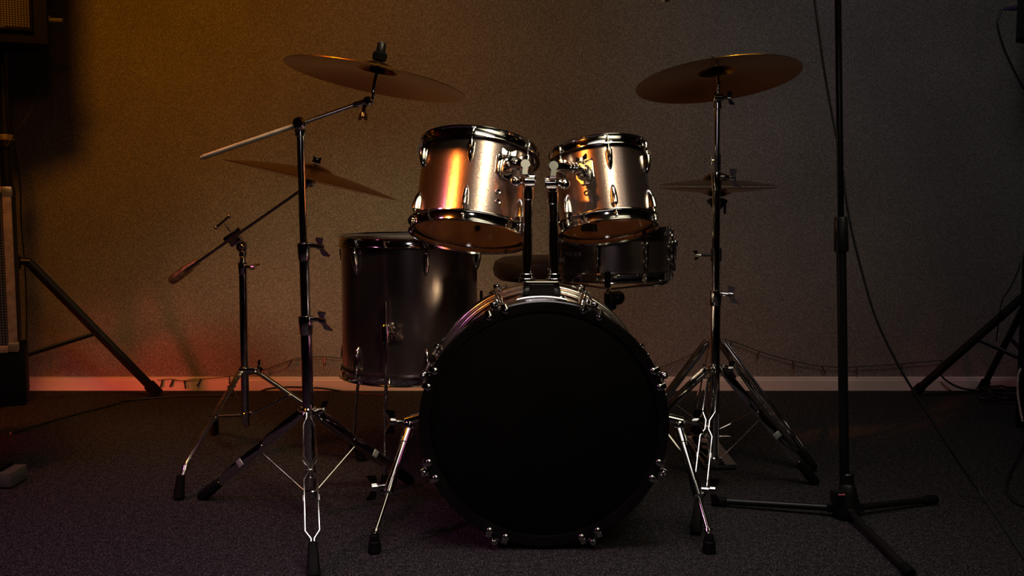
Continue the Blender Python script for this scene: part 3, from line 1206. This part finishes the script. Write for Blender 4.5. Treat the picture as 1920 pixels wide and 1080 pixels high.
for i, ft_ in enumerate(feet3):
    ft_ = V((ft_.x, ft_.y, .012))
    d = V((ft_.x - c.x, ft_.y - c.y, 0)).normalized()
    A = c + d * .025
    K = A + (ft_ - A) * .78 + V((0, 0, .03)) + d * .02
    B2 = V((ft_.x, ft_.y, .045)) - d * .012
    pts = [A - d * .01 + V((0, 0, -.004)), A + d * .012 + V((0, 0, -.003))] + [A + d * .03 + V((0, 0, -.012))] + spline([A + (K - A) * .5, K, (K + B2) / 2 + V((0, 0, -.004)) + d * .006, B2], 5)
    mb = MB()
    mb.tube(pts, .0078, 14)
    lg = mb.build('leg', satin, st3)
    mb = MB()
    mb.rod(B2 + V((0, 0, .02)) - d * .004, ft_ + V((0, 0, -.009)), .011, 16, r1=.0155)
    mb.build('rubber_foot', rubber, lg)
    mb = MB()
    tb = A + (K - A) * (.55 if i == 0 else .42)
    lat = V((-d.y, d.x, 0))
    mb.strip([lowc + d * .018, tb], (0, 0, 1), .009, .003)
    mb.rod(tb - lat * .013, tb + lat * .013, .0045, 10)
    mb.build('brace', chrome, lg)
# boom
b0, b1 = P(330, 520, Y3 - .02), P(580, 346, 2.92)
bdv = (b1 - b0).normalized()
mb = MB()
mb.rod(b0, b1, .0046, 16)
mb.build('boom_arm', satin, st3)
mb = MB()
w0 = P(318, 529, Y3 - .02)
w1 = P(372, 489, Y3 - .015)
wl = (w1 - w0).length
mb.lathe([(.006, 0), (.012, .004), (.0145, .014), (.0155, .03), (.0145, wl * .74), (.0125, wl * .76), (.0095, wl * .78), (.0085, wl * .93), (.011, wl * .94), (.011, wl * .98), (.007, wl)], frame(w0, w1 - w0), 24, cap0=True, cap1=True)
mb.build('counterweight', weight_mat, st3, label='dull brass counterweight')
mb = MB()
q0 = P(437, 441, Y3 - .015)
mb.rod(q0 - bdv * .033, q0 + bdv * .033, .0105, 18)
mb.box(frame(q0 + V((.008, .0, -.016)), bdv, (0, 1, 0)), (.026, .026, .04), .005)
hc = P(456, 462, Y3)
mb.rod(hc + V((0, -.022, 0)), hc + V((0, .022, 0)), .017, 24)
mb.ell(hc + V((.004, -.02, 0)), .0115)
mb.rod(hc + V((0, 0, -.005)), on3(482), .012, 18)
mb.rod(q0 + V((0, 0, .0)), P(422, 420, Y3 - .03), .003, 10)
tq = P(423, 421, Y3 - .03)
mb.build('boom_clamp', chrome, st3)
mb = MB()
mb.rod(P(405, 427, Y3 - .03), P(430, 406, Y3 - .03), .0042, 12)
mb.ell(P(430, 406, Y3 - .03), .0058)
mb.ell(P(405, 427, Y3 - .03), .0058)
mb.build('tee_bolt', chrome, st3)
n3_ = tilt_n(13.0, 3.1)
cy3c = P(588, 327, 2.9)
mb = MB()
tl3 = P(582, 340, 2.91)
mb.ell(tl3 + V((.0, 0, -.003)), .015)
mb.rod(b1 - bdv * .03, tl3, .0085, 14)
mb.rod(tl3, cy3c, .0045, 12)
mb.build('tilter', chrome, st3)
felt_stack(st3, cy3c, n3_, black=False)
ride = cymbal('ride_cymbal', 'large bronze ride cymbal seen edge-on beside the larger rack tom', cy3c + n3_ * .002, n3_, .256, .055, .018, .03)

# --- hi-hat
Y4 = 3.03
HHX = P(1345, 348, Y4).x
hz = P(1345, 347, Y4).z
sth = thing('hi_hat_stand', 'chrome hi-hat stand with braced legs behind the straight cymbal stand', 'hi-hat stand', (HHX, Y4, 0))
mb = MB()
mb.rod((HHX, Y4, .06), (HHX, Y4, .62), .0128, 24)
mb.build('tube', chrome, sth)
mb = MB()
mb.rod((HHX, Y4, .6), (HHX, Y4, hz - .062), .0095, 20)
mb.build('tube', chrome, sth)
mb = MB()
mb.rod((HHX, Y4, hz - .07), (HHX, Y4, hz + .15), .003, 12)
mb.build('pull_rod', chrome, sth)
mb = MB()
zc = P(1345, 478, Y4).z
mb.rod((HHX, Y4, zc - .022), (HHX, Y4, zc + .022), .0165, 22)
mb.rod((HHX - .012, Y4 - .006, zc), (HHX - .05, Y4 - .008, zc), .0042, 12)
co = mb.build('height_collar', black_metal, sth)
mb = MB()
wing(mb, (HHX - .046, Y4 - .008, zc), (-1, -.2, 0), (0, .75, 1), .85)
mb.build('wing_bolt', chrome, co, label='chrome wing bolt')
mb = MB()
mb.lathe([(.012, -.074), (.016, -.070), (.022, -.060), (.031, -.054), (.032, -.046), (.018, -.0395)], M.Translation((HHX, Y4, hz)), 24, cap0=True, cap1=True)
mb.rod((HHX + .022, Y4 - .01, hz - .045), (HHX + .022, Y4 - .01, hz - .088), .0042, 12)
mb.build('seat_cup', black_metal, sth)
mb = MB()
mb.rod((HHX, Y4, hz + .0415), (HHX, Y4, hz + .095), .0095, 18)
mb.rod((HHX - .006, Y4 - .003, hz + .075), (HHX - .022, Y4 - .006, hz + .075), .0042, 10)
mb.rod((HHX - .018, Y4 - .005, hz + .06), (HHX - .018, Y4 - .005, hz + .088), .0028, 10)
mb.build('clutch', chrome, sth)
zl = P(1345, 642, Y4).z
mb = MB()
mb.rod((HHX, Y4, zl - .016), (HHX, Y4, zl + .016), .0205, 22)
mb.build('leg_collar', chrome, sth)
mb = MB()
mb.rod((HHX, Y4, .09), (HHX, Y4, .115), .02, 22)
mb.build('brace_collar', chrome, sth)
rl = floor_at(1527, 884)
legdir = V((rl.x - HHX, rl.y - Y4, 0))
for d in (legdir, V((-.265, .085, 0)), V((.0, .30, 0))):
    dn = d.normalized()
    A = V((HHX, Y4, zl)) + dn * .023
    lg = braced_leg(sth, A, V((HHX, Y4, .004)) + d, spread=[(0, .012), (.03, .0125), (.40, .0135), (.47, .012), (.5, .012), (.56, .0135), (.82, .0135), (.85, .006), (.88, .004)], wbar=.026, clips=False)
    mb = MB()
    lat = V((-dn.y, dn.x, 0))
    mb.rod(V((HHX, Y4, .1)) + dn * .02, A + (V((HHX, Y4, .004)) + d - A) * .5, .0024, 8)
    mb.build('brace', chrome, lg)
mb = MB()
mb.box((HHX, Y4 + .05, .012), (.1, .34, .012), .003)
mb.build('base_plate', chrome, sth)
mb = MB()
mb.box(frame((HHX, Y4 + .06, .06), (0, .22, 1), (1, 0, 0)), (.085, .27, .008), .003)
mb.rod((HHX - .035, Y4 + .19, .03), (HHX + .035, Y4 + .19, .03), .006, 12)
mb.build('footboard', chrome, sth)
ht = cymbal('hi_hat_cymbal', 'upper bronze hi-hat cymbal of the closed pair', V((HHX, Y4, hz + .0395 - .028 - .0)), (.005, .0, 1), .178, .047, .023, .0165)
fr = frame((HHX, Y4, hz - .010), (0, 0, -1))
hb = cymbal('hi_hat_cymbal', 'lower bronze hi-hat cymbal turned upside down under its twin', V((HHX, Y4, hz - .0365 + .028 - .0005)), (0.004, 0, -1), .178, .045, .014, .0135)

# ------------------------------------------------------------------ microphone stand, microphone, its cable
Y5 = 2.49
mb_bot = P(1584, 965, Y5)
mtop = P(1571, 0, Y5)
axm = (mtop - mb_bot).normalized()
ms = thing('microphone_stand', 'black tripod microphone stand with tall straight pole', 'microphone stand', (mb_bot.x, Y5, 0))


def onm(py):
    return mb_bot + (mtop - mb_bot) * ((965 - py) / 965)


ptop = onm(-190)
mb = MB()
mb.rod(onm(440), ptop, .0082, 24)
mb.build('upper_tube', black_gloss, ms)
mb = MB()
mb.rod(onm(975), onm(440), .0122, 24)
mb.build('lower_tube', black_metal, ms)
mb = MB()
d = axm
mb.lathe([(.011, 0), (.0172, .002), (.0185, .006), (.0165, .085), (.0145, .089), (.010, .09)], frame(onm(462), d), 28, cap0=True, cap1=True)
mb.build('clutch', black_metal, ms)
mb = MB()
hub = V((mb_bot.x + .004, Y5, 0))
mb.lathe([(.0135, .118), (.0165, .115), (.0165, .09), (.021, .084), (.027, .06), (.034, .03), (.037, .014), (.034, .003)], M.Translation(hub), 28, cap0=True, cap1=True)
mb.box(hub + V((-.03, -.012, .06)), (.03, .03, .034), .006)
mb.build('hub', black_metal, ms)
pk = P(1577, 926, Y5 - .024)  # thin plate painted as a pink reflection on the hub
mb = MB()
mb.box(frame(pk, (0, -.25, 1)), (.017, .014, .002), .0006)
mb.build('painted_glint', pink_mark, ms, label='small pink reflection painted on the hub')
tips = [floor_at(1338, 948), floor_at(1752, 945), V((hub.x + .004, Y5 - .40, 0))]
for tp_ in tips:
    d = V((tp_.x - hub.x, tp_.y - hub.y, 0)).normalized()
    A = hub + d * .03 + V((0, 0, .022))
    B = V((tp_.x, tp_.y, .0135))
    mb = MB()
    mb.rod(A, B, .0088, 18)
    mb.box(frame(A + d * .004, (B - A), (0, 0, 1)), (.022, .02, .03), .004)
    lg = mb.build('leg', black_metal, ms)
    mb = MB()
    mb.rod(B - (B - A).normalized() * .035, B + (B - A).normalized() * .006, .0125, 16)
    mb.build('rubber_cap', rubber, lg)
mic_tip = P(1247, 4.5, 2.42)
bm_end = V((mic_tip.x - .002, mic_tip.y + .01, ptop.z - .02))
mb = MB()
mb.rod(ptop + V((.20, .02, .04)), V((mic_tip.x - .02, mic_tip.y, ptop.z - .03)), .0065, 16)
mb.rod(ptop + V((.17, .02, .035)), ptop + V((.24, .02, .048)), .02, 18)
mb.build('boom_arm', black_metal, ms)
mb = MB()
mb.rod(ptop + V((0, -.02, 0)), ptop + V((0, .03, 0)), .02, 20)
mb.build('boom_hinge', black_metal, ms)
mcl = V((mic_tip.x - .006, mic_tip.y, ptop.z - .027))
mb = MB()
mb.rod(mcl + V((0, 0, .03)), mcl + V((0, 0, -.05)), .018, 18)
mb.build('mic_clip', black_metal, ms)
mic = thing('microphone', 'small silver microphone tip hanging into view at the top edge', 'microphone', mic_tip)
mb = MB()
mb.lathe([(.004, .0), (.010, .002), (.0145, .008), (.0165, .018), (.0165, .032), (.014, .04)], M.Translation(mic_tip), 28, cap0=True, cap1=True)
mb.build('grille', satin, mic)
mb = MB()
mb.lathe([(.0172, .030), (.0178, .032), (.0178, .038), (.012, .04), (.0125, .1), (.010, mcl.z - mic_tip.z - .052)], M.Translation(mic_tip), 28, cap0=True, cap1=True)
mb.build('body', black_metal, mic)


def cable(name, label, pts, r, m, cat='cable', k=8, group=None):
    mb_ = MB()
    mb_.tube(spline(pts, k), r, 8)
    o = mb_.build(name, m)
    return tag(o, label, cat, group)


cable('microphone_cable', 'thin grey cable hanging beside the tall microphone stand and running to the floor',
      [P(1505, -130, 2.5), P(1527, 0, 2.51), P(1545, 130, 2.53), P(1562, 225, 2.54), P(1577, 300, 2.545), P(1589, 390, 2.55), P(1606, 470, 2.56), P(1640, 590, 2.58), P(1682, 680, 2.6),
       P(1722, 748, 2.62), P(1775, 833, 2.63), P(1820, 900, 2.64), floor_at(1850, 940, .007), floor_at(1892, 1002, .006), floor_at(1925, 1052, .006), floor_at(1990, 1130, .006)], .0033, grey_cable)

# ------------------------------------------------------------------ PA speaker on a tripod and amp (at one side)
PX, PY = P(12, 300, 3.75).x, 3.75
ps = thing('speaker_stand', 'black tripod speaker stand under the loudspeaker, behind the tan amplifier', 'speaker stand', (PX, PY, 0))
mb = MB()
mb.rod((PX, PY, .12), (PX, PY, 1.02), .021, 22)
mb.build('lower_tube', black_metal, ps)
mb = MB()
mb.rod((PX, PY, 1.0), (PX, PY, 1.36), .0175, 22)
mb.build('upper_tube', black_metal, ps)
zc = P(12, 262, PY).z
mb = MB()
mb.rod((PX, PY, zc - .035), (PX, PY, zc + .055), .03, 22)
co = mb.build('height_collar', black_metal, ps)
mb = MB()
mb.rod((PX, PY - .002, zc - .004), (PX, PY - .002, zc + .02), .0312, 22)
mb.build('collar_band', corner_metal, co, label='brassy band on the collar')
zh = P(30, 492, PY).z
mb = MB()
mb.rod((PX, PY, zh - .03), (PX, PY, zh + .03), .036, 22)
mb.build('leg_hub', black_metal, ps)
mb = MB()
zlow = .2
mb.rod((PX, PY, zlow - .02), (PX, PY, zlow + .02), .03, 22)
mb.build('brace_collar', black_metal, ps)
f0 = floor_at(292, 744)
base_d = V((f0.x - PX, f0.y - PY, 0))
for k in range(3):
    a = R_([0, 121, -121][k])
    d = M.Rotation(a, 3, 'Z') @ base_d
    dn = d.normalized()
    A = V((PX, PY, zh)) + dn * .06
    B = V((PX, PY, .022)) + d * (1 if k == 0 else (.9 if k == 1 else 1))
    if B.y > WALL_Y - .05:
        B.y = WALL_Y - .06
    mb = MB()
    mb.rod(A - dn * .03 + V((0, 0, .004)), A + dn * .01, .014, 14)
    mb.strip([A, B], (0, 0, 1), .038, .026)
    lg = mb.build('leg', black_metal, ps)
    mb = MB()
    fd = (B - A).normalized()
    mb.box(frame(B - fd * .012, fd, (0, 0, 1)), (.046, .034, .06), .006)
    mb.build('rubber_foot', rubber, lg)
    mb = MB()
    mb.strip([V((PX, PY, zlow)) + dn * .025, A + (B - A) * .53], (0, 0, 1), .02, .014)
    mb.build('brace', black_metal, lg)
# loudspeaker
SPZ0 = P(40, 91, PY).z
sxr = P(88, 60, PY - .12).x
spk = thing('loudspeaker', 'black loudspeaker with perforated mesh grille on the tall stand at the upper corner', 'loudspeaker', (sxr - .2, PY - .12, SPZ0))
fr = M.Translation((sxr, PY - .12, SPZ0)) @ M.Rotation(R_(23), 4, 'Z') @ M.Translation((-.19, .15, .3))
mb = MB()
ol = [(-.19, -.15), (.19, -.15), (.19, -.06), (.13, .15), (-.13, .15), (-.19, -.06)]
mb.prism(ol, -.3, .3, fr, .008)
mb.build('cabinet', case_mat, spk)
gfr = fr @ M.Translation((-.018, -.152, .018))
mb = MB()
rows = []
for i in range(13):
    x = -.158 + .316 * i / 12
    yb = -.016 * (1 - (x / .158) ** 2)
    rows.append([gfr @ V((x, yb, z)) for z in (-.27, .25)] + [gfr @ V((x, .004, z)) for z in (.25, -.27)])
mb.grid([[r[k] for k in range(4)] for r in rows], True, True, True)
mb.build('grille', grille_mat, spk)
mb = MB()
for x0, x1, z0, z1 in ((-.16, .16, -.278, -.264), (.153, .163, -.278, .25)):
    mb.box(gfr @ M.Translation(((x0 + x1) / 2, -.006, (z0 + z1) / 2)), (x1 - x0, .014, z1 - z0), .003)
mb.build('grille_frame', case_mat, spk)
mb = MB()
mb.box(gfr @ M.Translation((-.03, -.022, -.19)), (.03, .006, .07), .002)
mb.build('badge', corner_metal, spk, label='plain brassy badge plate')
mb = MB()
kb = P(88, 36, PY - .08)
mb.rod(kb + V((-.03, 0, 0)), kb + V((.012, 0, 0)), .014, 16)
mb.rod(kb + V((.006, 0, -.004)), kb + V((.058, 0, -.006)), .0095, 16)
mb.build('side_knob', grey_plastic, spk)

# guitar amp on a low black case, both turned to face the room
AY = 2.86
axr = P(27, 500, AY).x
az0, az1 = P(20, 660, AY).z, P(20, 349, AY).z
AW, AD = .52, .26
ah = az1 - az0
afr = M.Translation((axr, AY, az0)) @ M.Rotation(R_(24.5), 4, 'Z')
amp = thing('guitar_amplifier', 'tan framed amplifier cabinet with perforated grille on a black case', 'amplifier', mat=afr)
acx, acz = -AW / 2, ah / 2
mb = MB()
mb.box((acx, AD / 2 + .012, acz), (AW + .004, AD - .02, ah - .002), .008)
mb.build('cabinet', case_mat, amp, True)
for s in (-1, 1):
    mb = MB()
    mb.box((acx + s * (AW / 2 - .012), .004, acz), (.024, .02, ah - .002), .003)
    mb.build('frame_rail', amp_frame, amp, True, 'tan front frame rail')
    mb = MB()
    mb.box((acx, .004, acz + s * (ah / 2 - .010)), (AW - .05, .019, .02), .003)
    mb.build('frame_rail', amp_frame, amp, True, 'tan front frame rail')
mb = MB()
mb.box((acx, .008, acz), (AW - .044, .008, ah - .036))
mb.build('grille', grille_mat, amp, True)
for sx_ in (-1, 1):
    for sz_ in (-1, 1):
        mb = MB()
        mb.box((acx + sx_ * (AW / 2 - .011), .0035, acz + sz_ * (ah / 2 - .0155)), (.028, .023, .028), .004)
        mb.build('corner_guard', corner_metal, amp, True, 'brassy corner guard')
bz0 = P(20, 762, AY).z
cfr = M.Translation((axr, AY, 0)) @ M.Rotation(R_(24.5), 4, 'Z')
cs = thing('equipment_case', 'low black case on short legs under the tan amplifier', 'case', mat=cfr)
mb = MB()
mb.box((acx + .008, AD / 2, (az0 + bz0) / 2), (AW + .02, AD, az0 - bz0 - .002), .006)
mb.build('box', case_mat, cs, True)
for sx_ in (-1, 1):
    for sy_ in (-1, 1):
        mb = MB()
        q_ = V((acx - .03 + sx_ * .13, AD / 2 + sy_ * .08, 0))
        mb.rod(q_, q_ + V((0, 0, bz0 + .004)), .014, 14)
        mb.build('leg', black_metal, cs, True)
fp = floor_at(22, 918)
pd = thing('foot_pedal', 'dark grey rounded pedal lying on the carpet by the frame edge', 'pedal', (fp.x - .1, fp.y + .05, 0))
mb = MB()
mb.box((fp.x - .1, fp.y + .05, .025), (.2, .1, .044), .01)
mb.build('body', grey_plastic, pd)
mb = MB()
mb.box((fp.x - .11, fp.y + .05, .052), (.15, .075, .012), .004)
mb.build('treadle', rubber, pd)

cable('speaker_cable', 'thin black cable running down behind the loudspeaker to its stand collar', [P(92, 145, PY + .1), P(70, 190, PY + .1), P(40, 235, PY + .05), P(16, 270, PY - .04), P(-6, 300, PY - .04)], .0022, cable_mat)
cable('hanging_cable', 'black cable hanging straight down the wall beside the speaker stand', [P(26, 255, 3.9), P(31, 300, 3.92), P(38, 350, 3.95), P(40, 420, 3.97), P(48, 520, 3.98), P(50, 620, 3.98), P(46, 700, 3.99)], .0028, cable_mat)
cable('floor_cable', 'black cable winding over the carpet from the amplifier to the skirting board',
      [floor_at(20, 812, .004), floor_at(60, 800, .004), floor_at(130, 780, .004), floor_at(207, 760, .004), floor_at(240, 751, .004), floor_at(330, 743, .004), floor_at(420, 741, .004),
       P(480, 736, 4.04), P(502, 729, 4.045), P(540, 726, 4.045), P(600, 728, 4.045), P(650, 735, 4.035), floor_at(720, 741, .004)], .004, cable_mat)

# fairy lights pinned along the wall
yw = WALL_Y - .018
pts = [P(295, 713, yw - .0), P(318, 711, yw), P(340, 714, yw), P(372, 711, yw), P(430, 706, yw), P(500, 692, yw), P(560, 672, yw), P(640, 672, yw), P(800, 696, yw), P(1000, 702, yw), P(1200, 696, yw), P(1290, 668, yw), P(1340, 638, yw), P(1372, 640, yw), P(1430, 661, yw), P(1500, 680, yw),
       P(1560, 688, yw), P(1640, 686, yw), P(1740, 678, yw), P(1790, 674, yw)]
path = spline(pts, 10)
gl_ = thing('fairy_light_string', 'dark fairy light string with tiny bulbs sagging along the back wall', 'fairy lights', path[0])
mb = MB()
mb.tube(path, .0016, 6)
mb.build('wire', cable_mat, gl_)
for i in range(4, len(path) - 2, 9):
    p = path[i]
    dx = random.uniform(-.6, .6)
    dn = V((dx, -.1, -1)).normalized()
    mb = MB()
    mb.rod(p, p + dn * .022, .0034, 8)
    mb.ell(None, (.004, .004, .008), frame(p + dn * .027, dn), 8, 6)
    mb.build('bulb', bulb_mat, gl_)

# ------------------------------------------------------------------ the other side: speaker, stand, case, cables
QX, QY = 2.0, 3.72
qs = thing('speaker_stand', 'black tripod speaker stand leaning its long leg out behind the tall black case', 'speaker stand', (QX, QY, 0))
mb = MB()
mb.rod((QX, QY, .12), (QX, QY, 1.0), .019, 22)
mb.build('lower_tube', black_metal, qs)
mb = MB()
mb.rod((QX, QY, .98), (QX, QY, P(1910, 70, QY - .1).z - .003), .0165, 22)
mb.build('upper_tube', black_metal, qs)
mb = MB()
mb.rod((QX, QY, .94), (QX, QY, 1.02), .028, 22)
mb.build('height_collar', black_metal, qs)
fq = floor_at(1716, 744)
pA = P(1912, 556, 3.76)
tq_ = (QX - .05 - fq.x) / (pA.x - fq.x)
zq = .02 + (pA.z - .02) * tq_
mb = MB()
mb.rod((QX, QY, zq - .03), (QX, QY, zq + .03), .034, 22)
mb.build('leg_hub', black_metal, qs)
mb = MB()
mb.rod((QX, QY, .16), (QX, QY, .2), .028, 22)
mb.build('brace_collar', black_metal, qs)
bdq = V((fq.x - QX, fq.y - QY, 0))
for k, dv in enumerate((bdq, V((-.055, .30, 0)), V((.28, -.2, 0)))):
    dn = dv.normalized()
    A = V((QX, QY, zq)) + dn * .05
    B = V((QX, QY, .02)) + dv
    mb = MB()
    mb.rod(A - dn * .03, A + dn * .01, .013, 14)
    mb.rod(A, B, .016 if k == 0 else .013, 18)
    lg = mb.build('leg', black_metal, qs)
    mb = MB()
    fd = (B - A).normalized()
    mb.rod(B - fd * .04, B + fd * .008, .0195, 16)
    mb.build('rubber_foot', rubber, lg)
    mb = MB()
    mb.strip([V((QX, QY, .18)) + dn * .025, A + (B - A) * .43], (0, 0, 1), .016, .012)
    mb.build('brace', black_metal, lg)
lx = P(1907, 40, QY - .1).x
lz0 = P(1910, 70, QY - .1).z
sp2 = thing('loudspeaker', 'black loudspeaker edge with a violet plug at the upper corner beyond the microphone stand', 'loudspeaker', (lx + .16, QY, lz0))
mb = MB()
fr = M.Translation((lx, QY - .1, lz0)) @ M.Rotation(R_(-26), 4, 'Z') @ M.Translation((.16, .12, .27))
mb.prism([(-.16, -.12), (.16, -.12), (.16, .02), (.10, .14), (-.10, .14), (-.16, .02)], -.27, .27, fr, .008)
mb.build('cabinet', case_mat, sp2)
mb = MB()
mb.box(fr @ M.Translation((0, -.122, .02)), (.27, .012, .46), .004)
mb.build('grille', grille_mat, sp2)
pl0 = P(1908, 15, QY - .02)
mb = MB()
mb.rod(pl0 + V((.006, 0, 0)), pl0 + V((-.026, 0, -.002)), .0085, 16)
mb.rod(pl0 + V((-.024, 0, -.002)), pl0 + V((-.052, 0, -.004)), .0072, 16, r1=.0055)
mb.build('plug', purple_plug, sp2, label='violet cable plug')
cable('speaker_cable', 'black cable looping down from the violet plug', [pl0 + V((-.060, 0, -.004)), P(1876, 24, QY - .02), P(1870, 45, QY - .02), P(1880, 85, QY - .02), P(1900, 130, QY - .02), P(1925, 175, QY - .02), P(1960, 230, QY - .02)], .0042, cable_mat)

EX = P(1912, 600, 3.42).x
ez = P(1912, 478, 3.42).z
efr = M.Translation((EX, 3.42, 0)) @ M.Rotation(R_(-28), 4, 'Z')
ec = thing('equipment_case', 'tall black flight case standing upright at the frame edge before the speaker stand', 'case', mat=efr)
mb = MB()
mb.box((.12, .08, ez / 2 + .01), (.24, .16, ez - .02), .008)
mb.build('box', case_mat, ec, True)
mb = MB()
mb.box((.2, -.002, ez * .6), (.06, .006, .03), .002)
mb.build('latch', chrome, ec, True)
for sx_ in (.03, .21):
    for sy_ in (.03, .13):
        mb = MB()
        mb.rod((sx_, sy_, 0), (sx_, sy_, .03), .014, 14)
        mb.build('foot', rubber, ec, True)

hp = []
hc = floor_at(1885, 748)
for i in range(46):
    a = i * .62
    rr = .075 + .03 * math.sin(i * 1.7) + random.uniform(-.012, .012)
    hp.append(V((hc.x - .01 + rr * 1.25 * math.cos(a) + random.uniform(-.02, .02), hc.y - .06 + rr * .75 * math.sin(a), .005 + .0010 * i + .004 * (i % 3))))
cable('coiled_cable', 'untidy coil of black cable on the carpet by the tall black case', hp, .0045, cable_mat, k=5)
cable('pale_cable', 'short pale cable curving down the edge of the tall black case', [P(1914, 690, 3.36), P(1909, 705, 3.36), P(1908, 735, 3.36), P(1912, 765, 3.36), P(1917, 790, 3.355)], .0034, white_cable)
cable('wall_cable', 'thin dark cable drooping from the case to the long stand leg', [P(1914, 490, 3.7), P(1909, 508, 3.7), P(1894, 540, 3.72), P(1880, 562, 3.74), P(1874, 590, 3.76), P(1868, 640, 3.85)], .0024, cable_mat)
cable('skirting_cable', 'black cable along the skirting board behind the long stand leg', [P(1764, 703, 4.03), P(1775, 714, 4.03), P(1800, 727, 4.03), P(1840, 733, 4.03), P(1880, 731, 4.03), P(1915, 735, 4.03)], .0042, cable_mat)
cable('edge_cable', 'dark cable bending over the carpet near the frame edge below the tall case', [floor_at(1930, 800, .005), floor_at(1915, 845, .005), floor_at(1895, 885, .005), floor_at(1887, 915, .005), floor_at(1900, 938, .005), floor_at(1930, 952, .005), floor_at(1990, 965, .005)], .0042, cable_mat)

# ------------------------------------------------------------------ stage lamps and added wall fills
def lamp(name, kind, loc, aim, power, col, size=.2, spot=60, blend=.6, size_y=None, spread=180):
    l = bpy.data.lights.new(name, kind)
    l.energy = power
    l.color = col
    if kind == 'AREA':
        l.shape = 'RECTANGLE'
        l.size = size
        l.size_y = size_y or size
        l.spread = R_(spread)
    else:
        l.shadow_soft_size = size
    if kind == 'SPOT':
        l.spot_size = R_(spot)
        l.spot_blend = blend
    o = bpy.data.objects.new(name, l)
    C.objects.link(o)
    o.location = loc
    o.rotation_euler = (V(aim) - V(loc)).to_track_quat('-Z', 'Y').to_euler()
    return o


lamp('white_stage_lamp', 'SPOT', (.85, .7, 2.45), (-.02, 2.6, .95), 140, (1, .85, .43), .26, 32, .8)
lamp('soft_panel_lamp', 'AREA', (.95, 1.0, 2.4), (.05, 2.6, .75), 2.4, (1, .90, .62), 2.4, size_y=1.5, spread=54)
lamp('orange_stage_lamp', 'SPOT', (-1.45, 1.2, 1.98), (-.16, 2.53, .845), 330, (1, .26, .03), .08, 9.5, .5)
lamp('orange_stage_lamp', 'SPOT', (-1.38, 1.12, 1.98), (.15, 2.58, .85), 300, (1, .26, .03), .08, 8, .5)
lamp('amber_wall_lamp', 'SPOT', (-1.5, 2.3, 2.62), (-.95, 4.07, .7), 84, (1, .31, .008), .2, 88, 1)
lamp('red_floor_lamp', 'SPOT', (-2.8, 2.75, .12), (-.95, 4.05, -.32), 84, (1, .085, .06), .15, 54, .9)
lamp('red_side_lamp', 'SPOT', (2.6, 2.6, .15), (1.5, 4.05, -.4), 5, (1, .2, .28), .1, 56, 1)
lamp('magenta_floor_lamp', 'SPOT', (-2.6, 1.2, 2.4), (-.9, 1.9, 0), 85, (1, .26, .66), .15, 54, 1)
lamp('grey_wall_fill', 'SPOT', (.75, 2.0, 2.62), (1.7, 4.07, 1.0), 30, (1, .93, .95), .3, 74, 1)  # added neutral fill for the grey part of the wall, no known lamp
lamp('warm_wall_fill', 'SPOT', (.0, 2.75, 2.64), (.05, 4.07, 1.55), 17, (1, .72, .42), .3, 80, 1)  # added warm wash to lift the upper middle wall, no known lamp
lamp('ceiling_lamp', 'AREA', (.1, 1.95, 2.66), (.1, 1.95, 0), 4.6, (1, .90, .84), 1.6, size_y=1.2, spread=74)
lamp('amber_side_lamp', 'SPOT', (-.5, .9, 2.3), (-1.35, 3.0, 1.0), 11, (1, .33, .05), .15, 46, 1)
lamp('house_lamp', 'SPOT', (.05, -.75, 1.3), (.1, 3.0, .62), 7, (1, .90, .93), .2, 36, 1)

w = bpy.data.worlds.new('studio_dark')
bpy.context.scene.world = w
w.use_nodes = True
bg = w.node_tree.nodes['Background']
bg.inputs[0].default_value = (.5, .42, .4, 1)
bg.inputs[1].default_value = .004

vs = bpy.context.scene.view_settings
vs.view_transform = 'Standard'
vs.look = 'None'
vs.exposure = 0
vs.gamma = 1
vs.use_curve_mapping = False
